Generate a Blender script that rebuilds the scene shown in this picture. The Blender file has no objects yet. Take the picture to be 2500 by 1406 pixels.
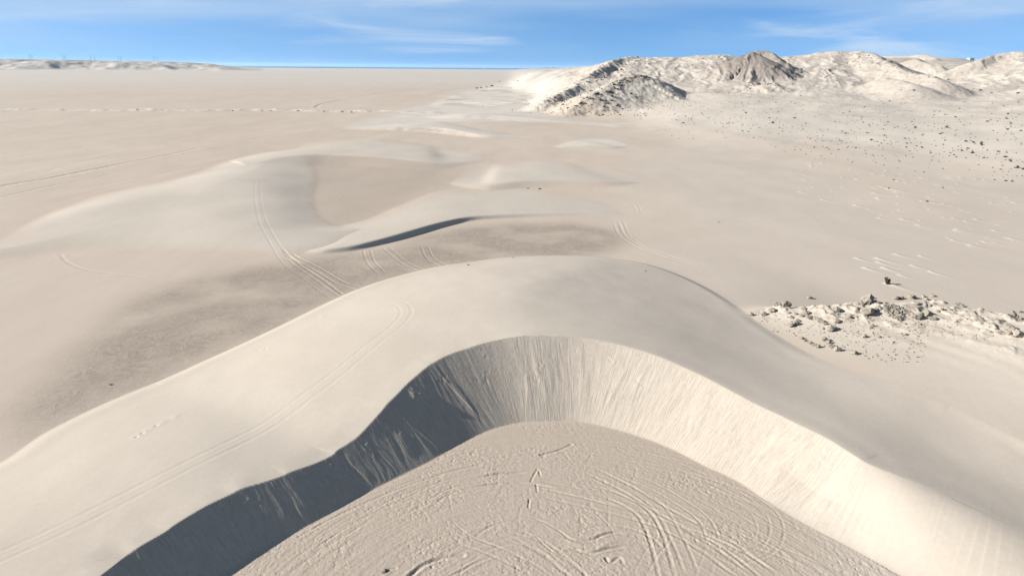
import bpy, bmesh, math, random
import numpy as np
from mathutils import Matrix, Vector

# ------------------------------------------------------------------ camera
F_PX, PITCH, ROLL, CAM_H = 1665.0, math.radians(17.9), math.radians(0.5), 45.0
scene = bpy.context.scene
cam_d = bpy.data.cameras.new('camera')
cam = bpy.data.objects.new('camera', cam_d)
scene.collection.objects.link(cam)
cam_d.sensor_width = 36.0
cam_d.lens = 36.0 * F_PX / 2500.0
cam_d.clip_start = 0.5
cam_d.clip_end = 300000.0
cam.matrix_world = (Matrix.Translation((0, 0, CAM_H)) @ Matrix.Rotation(math.pi / 2 - PITCH, 4, 'X')
                    @ Matrix.Rotation(ROLL, 4, 'Z'))
scene.camera = cam
scene.render.resolution_x, scene.render.resolution_y = 1024, 575

# ------------------------------------------------------------------ light
SUN_EL, SUN_AZ = math.radians(24.7), math.radians(-92.5)      # azimuth from +Y, clockwise
sun_dir = Vector((math.sin(SUN_AZ) * math.cos(SUN_EL), math.cos(SUN_AZ) * math.cos(SUN_EL), math.sin(SUN_EL)))
sd = bpy.data.lights.new('sun', 'SUN')
sd.energy, sd.angle, sd.color = 5.0, math.radians(0.53), (1.0, 0.98, 0.95)
sun = bpy.data.objects.new('sun', sd)
sun.rotation_euler = sun_dir.to_track_quat('Z', 'Y').to_euler()
scene.collection.objects.link(sun)

world = bpy.data.worlds.new('World')
scene.world = world
world.use_nodes = True
SKY_STRENGTH = 0.05
WISP_AT, VEIL_AT = (6.66, 0.3, 2.2), (0.2, 9.1, 3.3)


def build_world():
    nt = world.node_tree
    n, l = nt.nodes, nt.links
    bg = n['Background']
    tc = n.new('ShaderNodeTexCoord')
    sky = n.new('ShaderNodeTexSky')
    sky.sky_type = 'NISHITA'
    sky.sun_disc = False
    sky.sun_elevation, sky.sun_rotation = SUN_EL, SUN_AZ
    sky.altitude, sky.air_density, sky.dust_density, sky.ozone_density = 200.0, 0.95, 0.0, 6.0
    # clear marine air: look a little above the haze line of the analytic sky
    mp = n.new('ShaderNodeMapping')
    mp.inputs['Location'].default_value = (0, 0, 0.13)
    l.new(tc.outputs['Generated'], mp.inputs['Vector'])
    l.new(mp.outputs['Vector'], sky.inputs['Vector'])
    # thin cirrus streaks and a veil, laid out in azimuth and elevation all round the sky
    sx = n.new('ShaderNodeSeparateXYZ')
    l.new(tc.outputs['Generated'], sx.inputs[0])
    def M(op, a, b=None, c=None):
        m = n.new('ShaderNodeMath'); m.operation = op
        for i, v in enumerate((a, b, c)):
            if v is None: continue
            if isinstance(v, (int, float)): m.inputs[i].default_value = v
            else: l.new(v, m.inputs[i])
        return m.outputs[0]
    el = M('ARCSINE', sx.outputs[2])
    cv = n.new('ShaderNodeCombineXYZ')
    l.new(M('MULTIPLY', sx.outputs[0], 1.0), cv.inputs[0]); l.new(sx.outputs[1], cv.inputs[1]); l.new(M('MULTIPLY', el, 9.0), cv.inputs[2])
    def noise(scale, loc, tilt, detail, rough, dist=0.0):
        m = n.new('ShaderNodeMapping')
        m.inputs['Location'].default_value = loc
        m.inputs['Rotation'].default_value = (0, tilt, 0)
        l.new(cv.outputs[0], m.inputs['Vector'])
        t = n.new('ShaderNodeTexNoise')
        t.inputs['Scale'].default_value = scale
        t.inputs['Detail'].default_value = detail
        t.inputs['Roughness'].default_value = rough
        t.inputs['Distortion'].default_value = dist
        l.new(m.outputs[0], t.inputs['Vector'])
        return t.outputs['Fac']
    def ramp(v, a, b):
        m = n.new('ShaderNodeMapRange'); m.interpolation_type = 'SMOOTHSTEP'
        l.new(v, m.inputs[0]); m.inputs[1].default_value = a; m.inputs[2].default_value = b
        return m.outputs[0]
    wisps = ramp(noise(3.4, WISP_AT, 0.12, 6, 0.55, 0.5), 0.50, 0.74)
    veil = ramp(noise(1.25, VEIL_AT, 0.0, 3, 0.5), 0.33, 0.62)
    low = ramp(el, -0.01, 0.05)
    fac = M('MULTIPLY', low, M('MULTIPLY', veil, 0.72))
    mix = n.new('ShaderNodeMix'); mix.data_type = 'RGBA'
    l.new(fac, mix.inputs[0])
    hs = n.new('ShaderNodeHueSaturation')
    hs.inputs['Saturation'].default_value = 1.06
    l.new(sky.outputs[0], hs.inputs['Color'])
    l.new(hs.outputs[0], mix.inputs[6])
    mix.inputs[7].default_value = (3.0, 4.1, 5.4, 1)
    mix2 = n.new('ShaderNodeMix'); mix2.data_type = 'RGBA'
    l.new(M('MULTIPLY', wisps, 0.55), mix2.inputs[0]); l.new(mix.outputs[2], mix2.inputs[6])
    mix2.inputs[7].default_value = (4.3, 5.0, 5.8, 1)
    l.new(mix2.outputs[2], bg.inputs['Color'])
    bg.inputs['Strength'].default_value = SKY_STRENGTH


build_world()
scene.view_settings.view_transform = 'Standard'
scene.view_settings.look = 'None'
scene.view_settings.gamma = 1.0
scene.view_settings.exposure = 1.70
scene.view_settings.use_curve_mapping = False

# ------------------------------------------------------------------ surveying: photo pixel (2500 x 1406) -> point on a level
cR, sR, cP, sP = math.cos(ROLL), math.sin(ROLL), math.cos(PITCH), math.sin(PITCH)


def ray(u, v):
    u = np.asarray(u, float) - 1250.0
    v = np.asarray(v, float) - 703.0
    x = u * cR + v * sR
    y = -u * sR + v * cR
    return np.stack([x, F_PX * cP - y * sP, -F_PX * sP - y * cP], -1)


def gp(pts, z=0.0):
    p = np.array([q[:2] for q in pts], float)
    d = ray(p[:, 0], p[:, 1])
    t = (np.asarray(z) - CAM_H) / d[:, 2]
    return d[:, :2] * t[:, None]


def at_range(u, v, r):
    d = ray(u, v)
    h = math.hypot(d[0], d[1])
    return (d[0] / h * r, d[1] / h * r, CAM_H + d[2] / h * r)


# ------------------------------------------------------------------ numpy tools
def smooth(a, b, x):
    t = np.clip((x - a) / (b - a), 0, 1)
    return t * t * (3 - 2 * t)


def _hash(ix, iy, seed):
    h = (ix.astype(np.uint32) * np.uint32(374761393) + iy.astype(np.uint32) * np.uint32(668265263)
         + np.uint32(seed * 974711 & 0xffffffff))
    h = (h ^ (h >> np.uint32(13))) * np.uint32(1274126177)
    h = h ^ (h >> np.uint32(16))
    return h


def noise2(x, y, seed=0):
    x = np.asarray(x, float); y = np.asarray(y, float)
    if x.size > 16384 and x.shape == y.shape:
        X, Y = x.ravel(), y.ravel()
        return np.concatenate([noise2(X[i:i + 16384], Y[i:i + 16384], seed) for i in range(0, X.size, 16384)]).reshape(x.shape)
    xf, yf = np.floor(x), np.floor(y)
    ix, iy = xf.astype(np.int64), yf.astype(np.int64)
    fx, fy = x - xf, y - yf
    u, v = fx * fx * fx * (fx * (fx * 6 - 15) + 10), fy * fy * fy * (fy * (fy * 6 - 15) + 10)
    def g(dx, dy):
        a = _hash(ix + dx, iy + dy, seed).astype(np.float64) * (2 * math.pi / 4294967296.0)
        return np.cos(a) * (fx - dx) + np.sin(a) * (fy - dy)
    a, b, c, d = g(0, 0), g(1, 0), g(0, 1), g(1, 1)
    return ((a + (b - a) * u) * (1 - v) + (c + (d - c) * u) * v) * 1.5


def fbm(x, y, oct=4, seed=0, rough=0.5):
    s, a = 0.0, 1.0
    for i in range(oct):
        s = s + a * noise2(x, y, seed + i * 7)
        x, y, a = x * 2.03 + 11.3, y * 2.03 - 5.7, a * rough
    return s


def ridged(x, y, oct=4, seed=0):
    s, a = 0.0, 1.0
    for i in range(oct):
        s = s + a * (1 - np.abs(noise2(x, y, seed + i * 7)) * 2)
        x, y, a = x * 2.07 + 3.3, y * 2.07 + 8.1, a * 0.5
    return s


def dense(poly, n=6, *vals):
    """Catmull-Rom refinement of a polyline (and of values carried on it)."""
    P = np.column_stack([poly] + [np.asarray(v, float) for v in vals]) if vals else np.asarray(poly, float)
    Q = np.vstack([2 * P[0] - P[1], P, 2 * P[-1] - P[-2]])
    out = []
    for i in range(1, len(Q) - 2):
        p0, p1, p2, p3 = Q[i - 1], Q[i], Q[i + 1], Q[i + 2]
        for k in range(n):
            t = k / n
            out.append(0.5 * ((2 * p1) + (-p0 + p2) * t + (2 * p0 - 5 * p1 + 4 * p2 - p3) * t * t
                              + (-p0 + 3 * p1 - 3 * p2 + p3) * t ** 3))
    out.append(P[-1])
    out = np.array(out)
    if vals:
        return (out[:, :2],) + tuple(out[:, 2 + i] for i in range(len(vals)))
    return out


def chunked(fn):
    def run(x, y, *a, **k):
        x = np.asarray(x, float); y = np.asarray(y, float)
        if x.size <= 16384 or x.shape != y.shape: return fn(x, y, *a, **k)
        X, Y = x.ravel(), y.ravel()
        parts = [fn(X[i:i + 16384], Y[i:i + 16384], *a, **k) for i in range(0, X.size, 16384)]
        if isinstance(parts[0], tuple):
            return tuple(np.concatenate(p).reshape(x.shape) for p in zip(*parts))
        return np.concatenate(parts).reshape(x.shape)
    return run


@chunked
def pl_dist(x, y, poly):
    """distance to a polyline, arc length of the foot point, side sign."""
    best = np.full(x.shape, 1e30); arc = np.zeros(x.shape); side = np.zeros(x.shape)
    s0 = 0.0
    for (ax, ay), (bx, by) in zip(poly[:-1], poly[1:]):
        ex, ey = bx - ax, by - ay
        L2 = ex * ex + ey * ey
        if L2 < 1e-12: continue
        px, py = x - ax, y - ay
        t = np.clip((px * ex + py * ey) / L2, 0, 1)
        qx, qy = px - ex * t, py - ey * t
        d = qx * qx + qy * qy
        m = d < best
        best = np.where(m, d, best)
        L = math.sqrt(L2)
        arc = np.where(m, s0 + t * L, arc)
        side = np.where(m, np.sign(ex * py - ey * px), side)
        s0 += L
    return np.sqrt(best), arc, side


def arc_of(poly):
    return np.concatenate([[0], np.cumsum(np.linalg.norm(np.diff(poly, axis=0), axis=1))])


@chunked
def inside(x, y, poly):
    c = np.zeros(x.shape, bool)
    n = len(poly)
    for i in range(n):
        x1, y1 = poly[i]; x2, y2 = poly[(i + 1) % n]
        if y1 == y2: continue
        m = ((y1 > y) != (y2 > y)) & (x < (x2 - x1) * (y - y1) / (y2 - y1) + x1)
        c ^= m
    return c


def box_sel(x, y, polys, pad):
    P = np.vstack(polys)
    return np.nonzero((x > P[:, 0].min() - pad) & (x < P[:, 0].max() + pad)
                      & (y > P[:, 1].min() - pad) & (y < P[:, 1].max() + pad))[0]


# ------------------------------------------------------------------ survey of the dunes
class Barchan:
    """windward toe, brink with heights, lee base; all run the same way (left to right in the photo)."""
    def __init__(self, toe, brink, base, hb=None, slip=33.0, dens=6, horn=None, prof=1.1, cell=1.0, soft=0, toez=0.0, toep=None):
        self.base = dense(gp(base), dens)
        self.toe = dense(gp(toe, toez), dens)
        self.toearc = arc_of(self.toe)
        self.toep = None if toep is None else dense(gp(toe, toez), dens, toep)[1]
        n = len(brink)
        if hb is None: hb = [None] * n
        z = np.array([2.0 if h is None else h for h in hb])
        free = np.array([h is None for h in hb])
        for _ in range(80):
            b = gp(brink, z)
            d, _, _ = pl_dist(b[:, 0], b[:, 1], self.base)
            z = np.where(free, 0.8 * z + 0.2 * math.tan(math.radians(slip)) * d, z)
        hv = np.zeros(n) if horn is None else np.array(horn, float)
        self.brink, self.h, self.horn = dense(gp(brink, z), dens, z, hv)
        self.arcs = arc_of(self.brink)
        self.pw = np.vstack([self.toe, self.brink[::-1]])
        self.pl = np.vstack([self.brink, self.base[::-1]])
        self.prof = prof
        self.cell, self.soft, self.swell = cell, soft, None
        self.raster()

    def raster(self):
        """the dune body on a regular grid, blurred so that no straight facets of the survey show"""
        P = np.vstack([self.pw, self.pl])
        c = self.cell
        self.x0, self.y0 = P.min(0) - 6 * c
        nx, ny = (np.ceil((P.max(0) - P.min(0)) / c) + 13).astype(int)
        gx, gy = np.meshgrid(self.x0 + np.arange(nx) * c, self.y0 + np.arange(ny) * c)
        g = np.zeros(gx.size); m = np.zeros(gx.size)
        sel, z, s, w, l, ac, hn = self.exact(gx.ravel(), gy.ravel())
        g[sel[w]] = z[w]; m[sel[w]] = 1
        lee = np.zeros(gx.size); lee[sel[l]] = z[l]; lm = np.zeros(gx.size, bool); lm[sel[l]] = True
        g, m = g.reshape(ny, nx), m.reshape(ny, nx)
        lee, lm = lee.reshape(ny, nx), lm.reshape(ny, nx)
        def blur(a, it=4):
            for _ in range(it):
                a = np.pad(a, 1, 'edge'); a = (a[:-2] + 2 * a[1:-1] + a[2:]) / 4; a = (a[:, :-2] + 2 * a[:, 1:-1] + a[:, 2:]) / 4
            return a
        for _ in range(3):
            g = np.where(m > 0, blur(g * m) / np.maximum(blur(m), 1e-6), 0)
        if not self.soft:
            for _ in range(6):                       # grow outwards so that spline sampling never meets the void
                bm = blur(m); g = np.where(m > 0, g, np.where(bm > 1e-4, blur(g * m) / np.maximum(bm, 1e-4), g)); m = np.where(bm > 1e-4, 1.0, m)
        else:
            d = np.zeros(gx.size); d[sel] = np.minimum(self.dbk, self.dtk); k = smooth(0.5 * c, 4 * c, d.reshape(ny, nx))
            raw = np.zeros(gx.size); raw[sel] = z; raw = raw.reshape(ny, nx)
            g = blur(np.where(lm, lee, g * k + raw * (1 - k)), self.soft)
        self.g = g

    def sample(self, x, y):
        fx, fy = (x - self.x0) / self.cell, (y - self.y0) / self.cell
        ix, iy = np.floor(fx).astype(int), np.floor(fy).astype(int)
        tx, ty = fx - ix, fy - iy
        def wts(t): return ((1 - t) ** 3 / 6, (3 * t ** 3 - 6 * t * t + 4) / 6, (-3 * t ** 3 + 3 * t * t + 3 * t + 1) / 6, t ** 3 / 6)
        wx, wy = wts(tx), wts(ty)
        ny, nx = self.g.shape
        out = 0.0
        for j in range(4):
            yy = np.clip(iy + j - 1, 0, ny - 1)
            for i in range(4):
                out = out + wy[j] * wx[i] * self.g[yy, np.clip(ix + i - 1, 0, nx - 1)]
        return out

    def eval(self, x, y):
        sel, z, s, w, l, ac, hn = self.exact(x, y)
        if not len(sel): return sel, z, s, w, l, ac, hn
        if self.soft:
            full = box_sel(x, y, [self.pw, self.pl], 2.5 * self.cell)
            m = np.searchsorted(full, sel)
            def put(a):
                o = np.zeros(len(full), a.dtype); o[m] = a; return o
            return full, self.sample(x[full], y[full]), put(s), put(w), put(l), put(ac), put(hn)
        sm = self.sample(x[sel], y[sel])
        if True:
            k = np.where(self.dbk < self.dtk, smooth(0.2, 3.6, self.dbk), smooth(0.15, 3.0, self.dtk)) * w
            z = z * (1 - k) + sm * k
        return sel, z, s, w, l, ac, hn

    def exact(self, x, y):
        """returns sel, z, lee fraction (0 none), windward mask, slip coordinate"""
        sel = box_sel(x, y, [self.toe, self.brink, self.base], 1.0)
        X, Y = x[sel], y[sel]
        w, l = inside(X, Y, self.pw), inside(X, Y, self.pl)
        w &= ~l
        k = w | l
        sel, X, Y, w, l = sel[k], X[k], Y[k], w[k], l[k]
        db, a, _ = pl_dist(X, Y, self.brink)
        hb = np.interp(a, self.arcs, self.h)
        hn = np.interp(a, self.arcs, self.horn)
        z = np.zeros(X.shape); s = np.zeros(X.shape); ac = np.zeros(X.shape)
        dt, at_, _ = pl_dist(X[w], Y[w], self.toe)
        s[w] = dt / (dt + db[w] + 1e-9)
        z[w] = hb[w] * np.sin(np.pi / 2 * s[w]) ** (self.prof if self.toep is None else np.interp(at_, self.toearc, self.toep))
        if self.swell is not None:
            P_ = np.sin(np.pi / 2 * s[w]) ** np.interp(at_, self.toearc, self.toep)
            z[w] = self.swell.sample(X[w], Y[w]) * (1 - P_) + hb[w] * P_
        self.dbk = db; self.hbk = hb; self.dtk = np.full(X.shape, 1e3); self.dtk[w] = dt
        dl, al, _ = pl_dist(X[l], Y[l], self.base)
        sl = dl / (dl + db[l] + 1e-9)
        # slip face -> foot apron -> rounded horn
        h = hn[l]
        apron = np.where(sl < 0.45, 0.30 * (sl / 0.45) ** 1.2, 0.30 + 0.70 * (sl - 0.45) / 0.55)
        rnd = np.sin(np.pi / 2 * sl) ** 1.35
        f = np.where(h < 1, sl + (apron - sl) * h, apron + (rnd - apron) * (h - 1))
        z[l] = hb[l] * f
        s[l] = sl; ac[l] = al
        return sel, z, s, w, l, ac, hn


A = Barchan(
    toe=[(-420, 1300), (-150, 1200), (0, 1130), (100, 1062), (200, 1010), (300, 965), (400, 925), (500, 880), (600, 835), (700, 787),
         (800, 738), (870, 707), (950, 680), (1050, 655), (1150, 640), (1250, 629), (1400, 627), (1500, 632), (1600, 650),
         (1700, 690), (1780, 735), (1840, 780), (1920, 832), (2020, 882), (2120, 915), (2220, 945), (2330, 990), (2500, 1075),
         (2700, 1160), (3000, 1290)],
    brink=[(-250, 1800), (0, 1570), (150, 1470), (250, 1400), (300, 1362), (340, 1334), (400, 1300), (430, 1278), (500, 1235), (560, 1207),
           (590, 1192), (640, 1178), (690, 1160), (710, 1150), (770, 1130), (810, 1112), (825, 1098), (850, 1082), (880, 1058), (930, 1003),
           (945, 985), (970, 962), (1000, 932), (1045, 893), (1060, 884), (1090, 868), (1140, 850), (1180, 837), (1220, 828), (1260, 822), (1300, 819),
           (1400, 822), (1500, 839), (1600, 868), (1700, 910), (1850, 988), (2000, 1060), (2080, 1108), (2120, 1132),
           (2200, 1165), (2300, 1205), (2420, 1260), (2600, 1340), (2900, 1480)],
    base=[(20, 1800), (300, 1570), (450, 1467), (540, 1407), (640, 1342), (790, 1262), (870, 1215), (930, 1185), (1060, 1120), (1110, 1090), (1150, 1070),
          (1185, 1054), (1220, 1042), (1260, 1033), (1300, 1030), (1400, 1028), (1480, 1042), (1560, 1065), (1640, 1096), (1720, 1137),
          (1800, 1175), (1870, 1222), (1960, 1277), (2060, 1330), (2150, 1380), (2260, 1440), (2500, 1560)],
    hb=[3.6, 3.7, 3.8, 3.8] + [None] * 31 + [5.5, 5.35, 5.2, 5.05, 4.75, 4.3, 3.7, 2.7, 1.4],
    horn=[0] * 34 + [0, 0.05, 0.5, 1.0, 1.2, 1.7, 2, 2, 2, 2], slip=32.5,
    toez=[0.0, 0.0, 0.0, 0.0, 0.0, 0.0, 0.0, 0.0, 0.0, 0.0, 0.0, 0.0, 0.0, 0.0, 0.0, 0.0, 0.0, 0.16, 0.48, 0.8, 1.66, 2.3, 3.14, 4.2, 4.4, 4.6, 4.56, 4.5, 4.14, 3.6],
    toep=[1.0, 1.0, 1.0, 1.0, 1.0, 1.0, 1.0, 1.0, 1.0, 1.0, 1.0, 1.0, 1.0, 1.0, 1.0, 1.0, 1.0, 1.0, 1.04, 1.07, 1.1, 1.13, 1.16, 1.2, 1.23, 1.27, 1.3, 1.3, 1.3, 1.3])

M5 = Barchan(
    toe=[(720, 590), (770, 572), (810, 555), (840, 549), (900, 533), (960, 508), (1000, 492), (1048, 473), (1100, 462), (1144, 463),
         (1240, 457), (1288, 458), (1336, 465), (1408, 478), (1480, 494), (1520, 522)],
    brink=[(740, 608), (760, 610), (780, 610), (804, 608), (852, 601), (900, 590), (960, 575), (1010, 560), (1056, 547), (1100, 537), (1140, 530), (1200, 526), (1312, 521),
           (1432, 519), (1519, 523)],
    base=[(730, 622), (755, 621), (780, 620), (804, 618), (860, 612), (912, 601), (984, 583), (1056, 561), (1100, 549), (1150, 539), (1200, 535), (1312, 529),
          (1432, 526), (1518, 525)],
    hb=[0.1, 0.45, 0.7, 0.9, 1.05, 1.2, 1.3, 1.35, 1.35, 1.3, 1.15, 0.9, 0.7, 0.5, 0.05], dens=4, prof=1.0, cell=0.5, soft=1)
M4 = Barchan(
    toe=[(1098, 446), (1134, 412), (1180, 403), (1240, 394), (1312, 390), (1384, 395), (1456, 406), (1528, 430), (1560, 445)],
    brink=[(1101, 449), (1180, 452), (1228, 446), (1276, 441), (1360, 440), (1440, 442), (1504, 444), (1558, 446)],
    base=[(1104, 453), (1180, 466), (1228, 464), (1276, 460), (1360, 458), (1440, 458), (1504, 456), (1557, 450)],
    hb=[0.05, 1.0, 1.6, 1.8, 1.6, 1.3, 0.8, 0.05], dens=4, prof=1.0, cell=0.8, soft=2)
M2 = Barchan(
    toe=[(560, 395), (640, 374), (715, 365), (768, 348), (852, 342), (912, 339), (972, 344), (1056, 356), (1152, 373), (1180, 390)],
    brink=[(590, 408), (680, 385), (768, 376), (864, 378), (960, 384), (1032, 393), (1090, 398), (1178, 392)],
    base=[(560, 440), (680, 424), (768, 404), (864, 404), (960, 412), (1032, 414), (1090, 412), (1177, 398)],
    hb=[1.4, 2.7, 2.8, 2.6, 2.2, 1.6, 0.9, 0.05], dens=4, prof=0.9, cell=1.2, soft=2)
C1 = Barchan(
    toe=[(840, 312), (860, 306), (924, 300), (1020, 297), (1068, 298), (1116, 306), (1180, 318), (1240, 327), (1300, 336)],
    brink=[(842, 315), (940, 313), (1052, 313), (1126, 323), (1180, 331), (1240, 335), (1299, 337)],
    base=[(843, 318), (940, 320), (1052, 321), (1126, 330), (1180, 337), (1240, 338), (1299, 338)],
    hb=[0.05, 2.0, 3.0, 2.4, 1.5, 0.8, 0.05], dens=4, prof=0.8, cell=1.6, soft=3)
C2 = Barchan(
    toe=[(1352, 358), (1388, 345), (1436, 338), (1500, 341), (1530, 352)],
    brink=[(1354, 360), (1400, 357), (1450, 355), (1500, 358), (1529, 357)],
    base=[(1356, 362), (1404, 364), (1450, 366), (1500, 365), (1528, 360)],
    hb=[0.05, 0.9, 1.2, 0.8, 0.05], dens=4, prof=0.9, cell=1.6, soft=2)
C3 = Barchan(
    toe=[(1010, 282), (1060, 275), (1130, 272), (1220, 277), (1330, 290), (1420, 300)],
    brink=[(1012, 284), (1070, 283), (1130, 283), (1220, 286), (1320, 293), (1418, 301)],
    base=[(1014, 285), (1070, 286), (1130, 288), (1220, 290), (1320, 296), (1417, 302)],
    hb=[0.05, 2.2, 3.0, 2.6, 1.5, 0.05], dens=3, prof=0.8, cell=2.2, soft=3)
C4 = Barchan(
    toe=[(1060, 252), (1120, 243), (1180, 240), (1260, 243), (1330, 252)],
    brink=[(1062, 254), (1130, 249), (1190, 249), (1270, 252), (1329, 256)],
    base=[(1064, 255), (1130, 252), (1190, 253), (1270, 256), (1328, 257)],
    hb=[0.05, 2.8, 3.6, 2.8, 0.05], dens=3, prof=0.8, cell=2.6, soft=3)
C5 = Barchan(
    toe=[(1190, 216), (1215, 211), (1250, 209), (1290, 213), (1310, 219)],
    brink=[(1193, 217), (1210, 214), (1230, 214), (1260, 217), (1309, 221)],
    base=[(1196, 219), (1212, 221), (1232, 222), (1262, 221), (1308, 222)],
    hb=[0.05, 3.2, 3.6, 2.2, 0.05], dens=3, prof=0.8, cell=3.2, soft=2)
C6 = Barchan(
    toe=[(1240, 204), (1270, 198), (1310, 196), (1350, 199), (1390, 206)],
    brink=[(1255, 204), (1272, 203), (1295, 202), (1312, 203), (1340, 204), (1395, 204)],
    base=[(1260, 207), (1272, 210), (1295, 207), (1318, 213), (1345, 213), (1390, 208)],
    hb=[0.3, 4.0, 3.4, 5.0, 4.8, 1.5], dens=3, prof=0.8, cell=3.4, soft=2)
DUNES = [A, M5, M4, M2, C1, C2, C3, C4, C5, C6]

FLOOR = np.vstack([A.base, gp([(2900, 1800), (1250, 2600), (20, 1900)])])

# broad hump left of the hollow, with a rounded ridge
M1_TOE = dense(gp([(-250, 640), (-100, 610), (0, 588), (84, 534), (168, 500), (224, 478), (280, 465), (336, 454), (392, 444), (476, 421), (532, 399),
                   (616, 378), (690, 372), (765, 395), (785, 430), (775, 470), (780, 510), (812, 543), (865, 549), (930, 537), (985, 545), (950, 572), (900, 592), (840, 612), (720, 624), (600, 622), (480, 619),
                   (330, 617), (200, 613), (60, 625), (-100, 650)]), 3)
M1_CREST = [((60, 580), 0.5), ((140, 545), 1.2), ((210, 510), 2.2), ((270, 495), 2.6), ((330, 495), 2.2), ((400, 510), 1.5), ((480, 490), 2.0),
            ((560, 440), 3.2), ((610, 420), 3.2), ((630, 450), 3.3), ((635, 490), 3.1), ((640, 530), 2.8), ((665, 570), 2.2), ((700, 598), 1.4),
            ((740, 596), 1.6), ((790, 588), 1.6), ((840, 578), 1.5), ((890, 563), 1.2), ((590, 560), 2.5), ((560, 510), 2.9), ((620, 395), 2.0)]
_c = [gp([p], h)[0] for p, h in M1_CREST]
M1_C, M1_H = np.array(_c), np.array([h for _, h in M1_CREST])


def hump(x, y):
    sel = box_sel(x, y, [M1_TOE], 1)
    X, Y = x[sel], y[sel]
    k = inside(X, Y, M1_TOE)
    sel, X, Y = sel[k], X[k], Y[k]
    dt, _, _ = pl_dist(X, Y, M1_TOE)
    d2 = (X[:, None] - M1_C[:, 0]) ** 2 + (Y[:, None] - M1_C[:, 1]) ** 2 + 140.0
    w = d2 ** -1.4
    h = (w * M1_H).sum(1) / w.sum(1)
    dc = (d2 ** -2.5).sum(1) ** (-1 / 5.0)
    s = dt / (dt + 0.75 * dc)
    return sel, h * np.sin(np.pi / 2 * s) ** 1.8


# ------------------------------------------------------------------ hills: surveyed profile columns (u : (range, v))
Z0 = None
COLS = {
    1180: [(700, Z0), (2000, Z0)],
    1250: [(1200, Z0), (1800, Z0)],
    1300: [(1300, Z0), (1600, 186), (1900, 175)],
    1340: [(1000, Z0), (1300, 194), (1600, 177), (1800, 171)],
    1380: [(780, Z0), (1000, 208), (1300, 182), (1500, 167)],
    1420: [(720, Z0), (850, 229), (1000, 206), (1200, 181), (1400, 163)],
    1480: [(670, Z0), (800, 248), (900, 217), (1050, 181), (1250, 148)],
    1560: [(630, Z0), (730, 262), (850, 226), (950, 201), (1100, 166), (1250, 140)],
    1650: [(500, Z0), (700, 264), (850, 226), (1000, 190), (1120, 160), (1250, 138)],
    1750: [(430, Z0), (600, 290), (800, 231), (950, 196), (1080, 160), (1230, 131)],
    1850: [(410, Z0), (600, 287), (800, 229), (950, 199), (1050, 182), (1250, 140)],
    1930: [(400, Z0), (600, 290), (800, 230), (1000, 186), (1150, 156), (1270, 134)],
    2020: [(390, Z0), (600, 290), (800, 229), (950, 196), (1100, 155), (1230, 126)],
    2100: [(380, Z0), (600, 294), (800, 232), (950, 198), (1100, 160), (1230, 127)],
    2170: [(375, Z0), (600, 296), (800, 236), (1000, 197), (1200, 180), (1500, 160), (1800, 139)],
    2255: [(370, Z0), (600, 300), (800, 241), (1000, 206), (1300, 186), (1600, 164), (1900, 138)],
    2340: [(370, Z0), (600, 300), (800, 241), (1000, 209), (1300, 186), (1600, 160), (2000, 141)],
    2430: [(360, Z0), (600, 300), (800, 240), (1000, 200), (1150, 165), (1300, 134)],
    2510: [(350, Z0), (600, 298), (800, 236), (950, 195), (1100, 155), (1250, 127)],
    2900: [(350, Z0), (600, 298), (800, 236), (950, 195), (1100, 155), (1250, 127)],
}
_az, _prof = [], []
RK = np.concatenate([np.linspace(300, 2200, 96), [2600, 3500]])
for u, c in COLS.items():
    d = ray(u, 200.0)
    _az.append(math.atan2(d[0], d[1]))
    r = [q[0] for q in c]
    z = [0.0 if q[1] is None else at_range(u, q[1], q[0])[2] for q in c]
    zz = np.interp(RK, r, z)
    zz = np.where(RK > r[-1], z[-1] - np.minimum((RK - r[-1]) * 0.03, 12), zz)
    if u <= 1250: zz[:] = 0
    k = np.array([1, 2, 3, 2, 1]) / 9.0
    zp = np.pad(zz, 2, 'edge')
    _prof.append(sum(k[i] * zp[i:i + len(zz)] for i in range(5)))
_az, _prof = np.array(_az), np.array(_prof)
AZF = np.linspace(_az[0], _az[-1], 160)
_pf = np.stack([np.interp(AZF, _az, _prof[:, j]) for j in range(len(RK))], 1)
for _ in range(5):
    _pp = np.pad(_pf, ((1, 1), (0, 0)), 'edge')
    _pf = (_pp[:-2] + 2 * _pp[1:-1] + _pp[2:]) / 4


def hill_base(az, r):
    fi = np.clip((az - AZF[0]) / (AZF[1] - AZF[0]), 0, len(AZF) - 1.001)
    i = fi.astype(int); fi = fi - i
    fj = np.interp(r, RK, np.arange(len(RK)))
    fj = np.clip(fj, 0, len(RK) - 1.001)
    j = fj.astype(int); fj = fj - j
    a, b, c, d = _pf[i, j], _pf[i + 1, j], _pf[i, j + 1], _pf[i + 1, j + 1]
    return (a + (b - a) * fi) * (1 - fj) + (c + (d - c) * fi) * fj


def survey(pts):
    return np.array([at_range(*p) for p in pts])


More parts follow.
